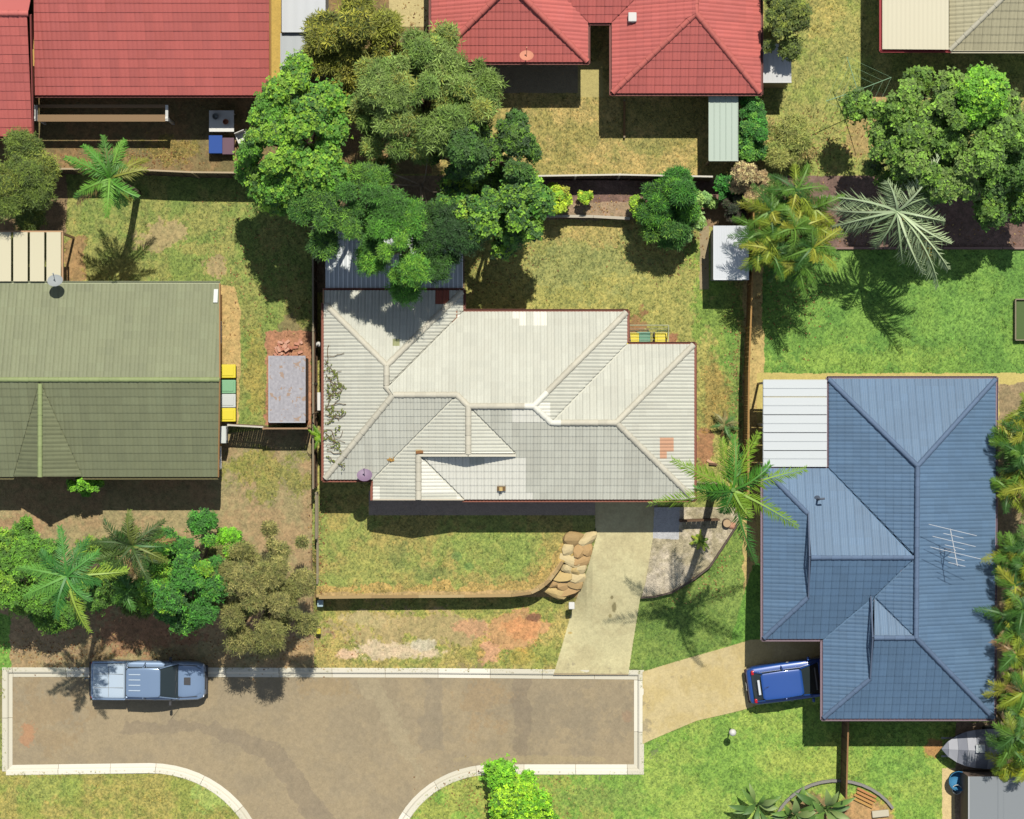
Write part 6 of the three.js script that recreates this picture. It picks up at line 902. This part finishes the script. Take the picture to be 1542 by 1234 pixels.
{
  const paint = new THREE.MeshPhysicalMaterial({ color: B(24, 84, 172), roughness: 0.4, metalness: 0.1, clearcoat: 0.6, clearcoatRoughness: 0.05, side: THREE.DoubleSide });
  const p = gp(1194, 1024, 0.03), t = thing('hatchback', 'bright blue hatchback parked nose in beside the blue roofed house', 'car', p.toArray(), 0.135);
  part('body', loft([[-2.05, 0.6, 0.4, 0.7, 0.14], [-1.98, 0.76, 0.3, 0.86, 0.12], [-1.7, 0.84, 0.24, 0.94, 0.11], [-0.6, 0.86, 0.22, 0.92, 0.1], [0.8, 0.86, 0.22, 0.92, 0.1], [1.3, 0.84, 0.24, 0.9, 0.12], [1.85, 0.76, 0.3, 0.78, 0.14], [2.05, 0.55, 0.38, 0.62, 0.16]], 28), paint, t);
  part('bonnet', loft([[0.95, 0.72, 0.8, 0.97, 0.14], [1.4, 0.7, 0.76, 0.93, 0.14], [1.9, 0.55, 0.66, 0.8, 0.16]], 20), paint, t);
  part('cabin', loft([[-1.86, 0.66, 0.85, 0.98, 0.12], [-1.45, 0.62, 0.85, 1.4, 0.12], [-0.6, 0.63, 0.85, 1.46, 0.12], [0.28, 0.62, 0.85, 1.42, 0.12], [1.12, 0.72, 0.85, 0.95, 0.12]], 24), glassDark, t);
  part('roof', loft([[-1.5, 0.5, 1.38, 1.44, 0.1], [-1.4, 0.58, 1.38, 1.47, 0.1], [-0.6, 0.6, 1.4, 1.5, 0.1], [0.18, 0.58, 1.38, 1.47, 0.1], [0.3, 0.5, 1.36, 1.43, 0.1]], 24), paint, t);
  part('spoiler', rbox(0.1, 0.03, 0.66, 0.012, -1.62, 1.38, 0), M(B(226, 232, 236)), t); part('dashboard', rbox(0.22, 0.06, 1.0, 0.02, 0.86, 1.04, 0), M(B(120, 118, 116)), t);
  for (const s of [-1, 1]) { part('tail_light', rbox(0.16, 0.24, 0.2, 0.05, -1.78, 0.96, 0.62 * s), M(B(214, 20, 34), { roughness: 0.15 }), t); part('headlight', rbox(0.25, 0.12, 0.25, 0.05, 1.8, 0.68, 0.55 * s), M(new THREE.Color(0.7, 0.72, 0.74), { roughness: 0.1 }), t); part('mirror', rbox(0.12, 0.12, 0.18, 0.04, 0.72, 1.0, 0.92 * s), paint, t); part('pillar', [rod(V3(0.26, 1.42, 0.58 * s), V3(1.1, 0.95, 0.72 * s), 0.028), rod(V3(-1.45, 1.4, 0.6 * s), V3(-1.84, 0.95, 0.66 * s), 0.035), rod(V3(-0.5, 1.45, 0.63 * s), V3(-0.5, 0.9, 0.74 * s), 0.028)], paint, t); part('door_handle', rbox(0.12, 0.03, 0.03, 0.01, -0.2, 0.84, 0.86 * s), galv, t); }
  part('rear_wiper', rod(V3(-1.8, 1.05, 0), V3(-1.66, 1.22, 0.3), 0.012), dark, t); part('roof_aerial', rod(V3(-1.2, 1.48, 0), V3(-1.45, 1.75, 0), 0.008), dark, t); part('door_seam', [box(0.015, 0.5, 0.012, 0.25, 0.6, 0.866), box(0.015, 0.5, 0.012, 0.25, 0.6, -0.866), box(0.015, 0.5, 0.012, -0.75, 0.6, 0.866), box(0.015, 0.5, 0.012, -0.75, 0.6, -0.866)], dark, t); for (const z of [-0.35, 0.35]) { part('front_seat', [rbox(0.5, 0.16, 0.48, 0.06, 0.1, 0.9, z)], M(B(90, 88, 86)), t); }
  part('rear_bumper', rbox(0.14, 0.22, 1.5, 0.06, -2.02, 0.45, 0), M(B(60, 30, 40)), t); part('number_plate', box(0.01, 0.1, 0.36, -2.1, 0.58, 0), white, t);
  for (const x of [-1.3, 1.3]) for (const z of [-0.74, 0.74]) wheel(t, x, z, 0.31);
}
{ // boat under a grey cover
  const p = gp(1466, 1126), t = thing('covered_boat', 'small boat under a grey striped cover, bow towards the lawn', 'boat', p.toArray());
  part('hull', loft([[-1.45, 0.03, 0.7, 0.82, 0.2], [-1.2, 0.3, 0.52, 0.84, 0.2], [-0.7, 0.62, 0.42, 0.86, 0.16], [0.2, 0.82, 0.36, 0.86, 0.14], [1.8, 0.84, 0.36, 0.86, 0.12]], 20), M(B(60, 66, 76)), t);
  const cs = [[-1.5, 0.03, 0.9], [-1.2, 0.34, 0.98], [-0.8, 0.6, 1.1], [-0.4, 0.76, 1.22], [0, 0.84, 1.32], [0.5, 0.88, 1.34], [1.1, 0.88, 1.28], [1.8, 0.86, 1.15]];
  for (let i = 0; i < cs.length - 1; i++) { const [x0, w0, h0] = cs[i], [x1, w1, h1] = cs[i + 1]; for (const s of [-1, 1]) part('cover_panel', slab([V3(x0, h0, 0), V3(x1 - 0.01, h1, 0), V3(x1 - 0.01, 0.86, w1 * s), V3(x0, 0.86, w0 * s)], 0.012), i % 2 ? M(B(186, 188, 196)) : M(B(140, 144, 156)), t); }
  part('hatch', rbox(0.4, 0.06, 0.36, 0.02, 0.1, 1.36, -0.1), M(B(216, 222, 224)), t);
  part('trailer_frame', [box(3.2, 0.08, 0.08, 0.2, 0.32, 0.4), box(3.2, 0.08, 0.08, 0.2, 0.32, -0.4), box(0.08, 0.08, 1.4, 0.6, 0.3, 0)], galv, t); for (const z of [-0.85, 0.85]) wheel(t, 0.7, z, 0.28);
}
{ const t = thing('timber_post', 'thin brown timber rail lying across the shaded yard of the red hip roofed house', 'timber'); part('rail', beam(gp(940, 152, 0.12), gp(940, 208, 0.12), 0.09, 0.1), timber, t); part('stake', [box(0.08, 0.3, 0.08).translate(...gp(940, 152, 0.05).toArray()), box(0.08, 0.3, 0.08).translate(...gp(940, 207, 0.05).toArray())], timberGrey, t); }
{ // planter tray and timber lying in the curved orange bed
  const t = thing('concrete_block', 'pale concrete block lying in the orange garden bed', 'block', gp(1328, 1228).toArray(), 0.1); part('block', rbox(0.75, 0.16, 0.3, 0.03, 0, 0.08, 0), M(B(216, 206, 180)), t);
  const w = thing('garden_sleepers', 'row of orange timber sleepers in the curved garden bed', 'timber', gp(1304, 1204).toArray(), -0.45); for (let i = 0; i < 4; i++) part('sleeper', rbox(0.95, 0.08, 0.11, 0.02, (i % 2) * 0.05, 0.06, -0.24 + i * 0.16), M(B(206, 140 + i * 6, 84)), w);
}

// ---------------------------------------------------------------- ground cover nobody could count
{
  const blade = []; for (let i = 0; i < 5; i++) { const a = i * 1.257, c = Math.cos(a), q = Math.sin(a), w = 0.16; blade.push(-q * w, 0, c * w, q * w, 0, -c * w, c * 0.55, 0.75, q * 0.55); }
  const g = new THREE.BufferGeometry(); g.setAttribute('position', new THREE.Float32BufferAttribute(blade, 3)); g.computeVertexNormals();
  const R = rng(404), N = 130000, list = [], mG = new THREE.MeshStandardMaterial({ color: 0xffffff, roughness: 0.9, side: THREE.DoubleSide }), colr = new THREE.Color(), m4 = new THREE.Matrix4(), q4 = new THREE.Quaternion(), up = V3(0, 1, 0);
  const terr = (x, y) => x > 478 && x < 842 && y > 742 && y < (x > 795 ? 893 - (x - 795) * 0.85 : 897);
  while (list.length < N) {
    const x = -10 + R() * 1562, y = -10 + R() * 1254, i = Math.floor((x - TX0) / (TX1 - TX0) * TW), j = Math.floor((y - TY0) / (TY1 - TY0) * TH), o = j * TW + i;
    if (groundKind[o] > (R() < 0.12 ? 1 : 0)) continue;
    if (vnoise(x / 7, y / 7) < 0.3 * R()) continue;
    list.push([x, y, o]);
  }
  const im = new THREE.InstancedMesh(g, mG, N);
  list.forEach(([x, y, o], k) => { const p = G(x, y, terr(x, y) ? 0.02 : T(x, y)), wild = hash2(Math.floor(x / 16), Math.floor(y / 16)) > 0.93 ? 1.5 : 1, s = (0.03 + 0.055 * R() * R()) * wild; q4.setFromAxisAngle(up, R() * 6.28); m4.compose(p, q4, V3(s, s * (0.7 + R()), s)); im.setMatrixAt(k, m4); const v = 1.05 + 0.75 * R(), d = (R() - 0.55) * 0.2; colr.setRGB(groundCol[o * 3] * v * (1 + d), groundCol[o * 3 + 1] * v, groundCol[o * 3 + 2] * v * (1 - d * 0.4)); im.setColorAt(k, colr); });
  im.name = 'grass_tufts'; im.userData = { kind: 'stuff', label: 'short grass tufts over all the lawns', category: 'grass' }; im.castShadow = im.receiveShadow = true; scene.add(im);
  const lg = new THREE.BufferGeometry(); lg.setAttribute('position', new THREE.Float32BufferAttribute([0, 0, 0, 0.5, 0.12, 0.28, 1, 0.02, 0, 0, 0, 0, 1, 0.02, 0, 0.5, 0.12, -0.28], 3)); lg.computeVertexNormals();
  const NL = 5200, li = new THREE.InstancedMesh(lg, mG, NL), spots = [[300, 980, 190, 26], [80, 985, 90, 24], [420, 960, 60, 40], [390, 400, 70, 100], [740, 400, 60, 60], [1000, 370, 60, 40], [1300, 350, 180, 20], [1180, 440, 60, 60], [900, 312, 90, 14], [1040, 850, 50, 40], [620, 60, 60, 60], [760, 1200, 80, 30], [480, 820, 10, 120], [1110, 600, 14, 160], [200, 240, 120, 14], [1230, 220, 60, 40]], cs = [[190, 150, 90], [160, 110, 60], [206, 176, 112], [136, 92, 56]].map(c => B(...c));
  for (let k = 0; k < NL; k++) { const s = spots[Math.floor(R() * spots.length)], a = R() * 6.28, r = Math.sqrt(-2 * Math.log(1 - R() * 0.98)) * 0.7, x = s[0] + Math.cos(a) * r * s[2], y = s[1] + Math.sin(a) * r * s[3], p = G(x, y, (terr(x, y) ? 0.02 : T(x, y, y > 1005)) + (x > 800 && x < 960 && y > 273 && y < 327 ? 0.5 : 0.02)), z = 0.05 + 0.07 * R(); if (y > 1014) p.y = Math.max(p.y, ROADY + 0.01); q4.setFromEuler(new THREE.Euler((R() - 0.5) * 0.6, R() * 6.28, (R() - 0.5) * 0.6)); m4.compose(p, q4, V3(z, z, z)); li.setMatrixAt(k, m4); li.setColorAt(k, cs[k % 4]); }
  li.name = 'leaf_litter_cover'; li.userData = { kind: 'stuff', label: 'fallen brown leaves scattered under the trees', category: 'leaf litter' }; li.castShadow = li.receiveShadow = true; scene.add(li);
}
sh(scene);
scene.updateMatrixWorld(true);
renderer.render(scene, camera);
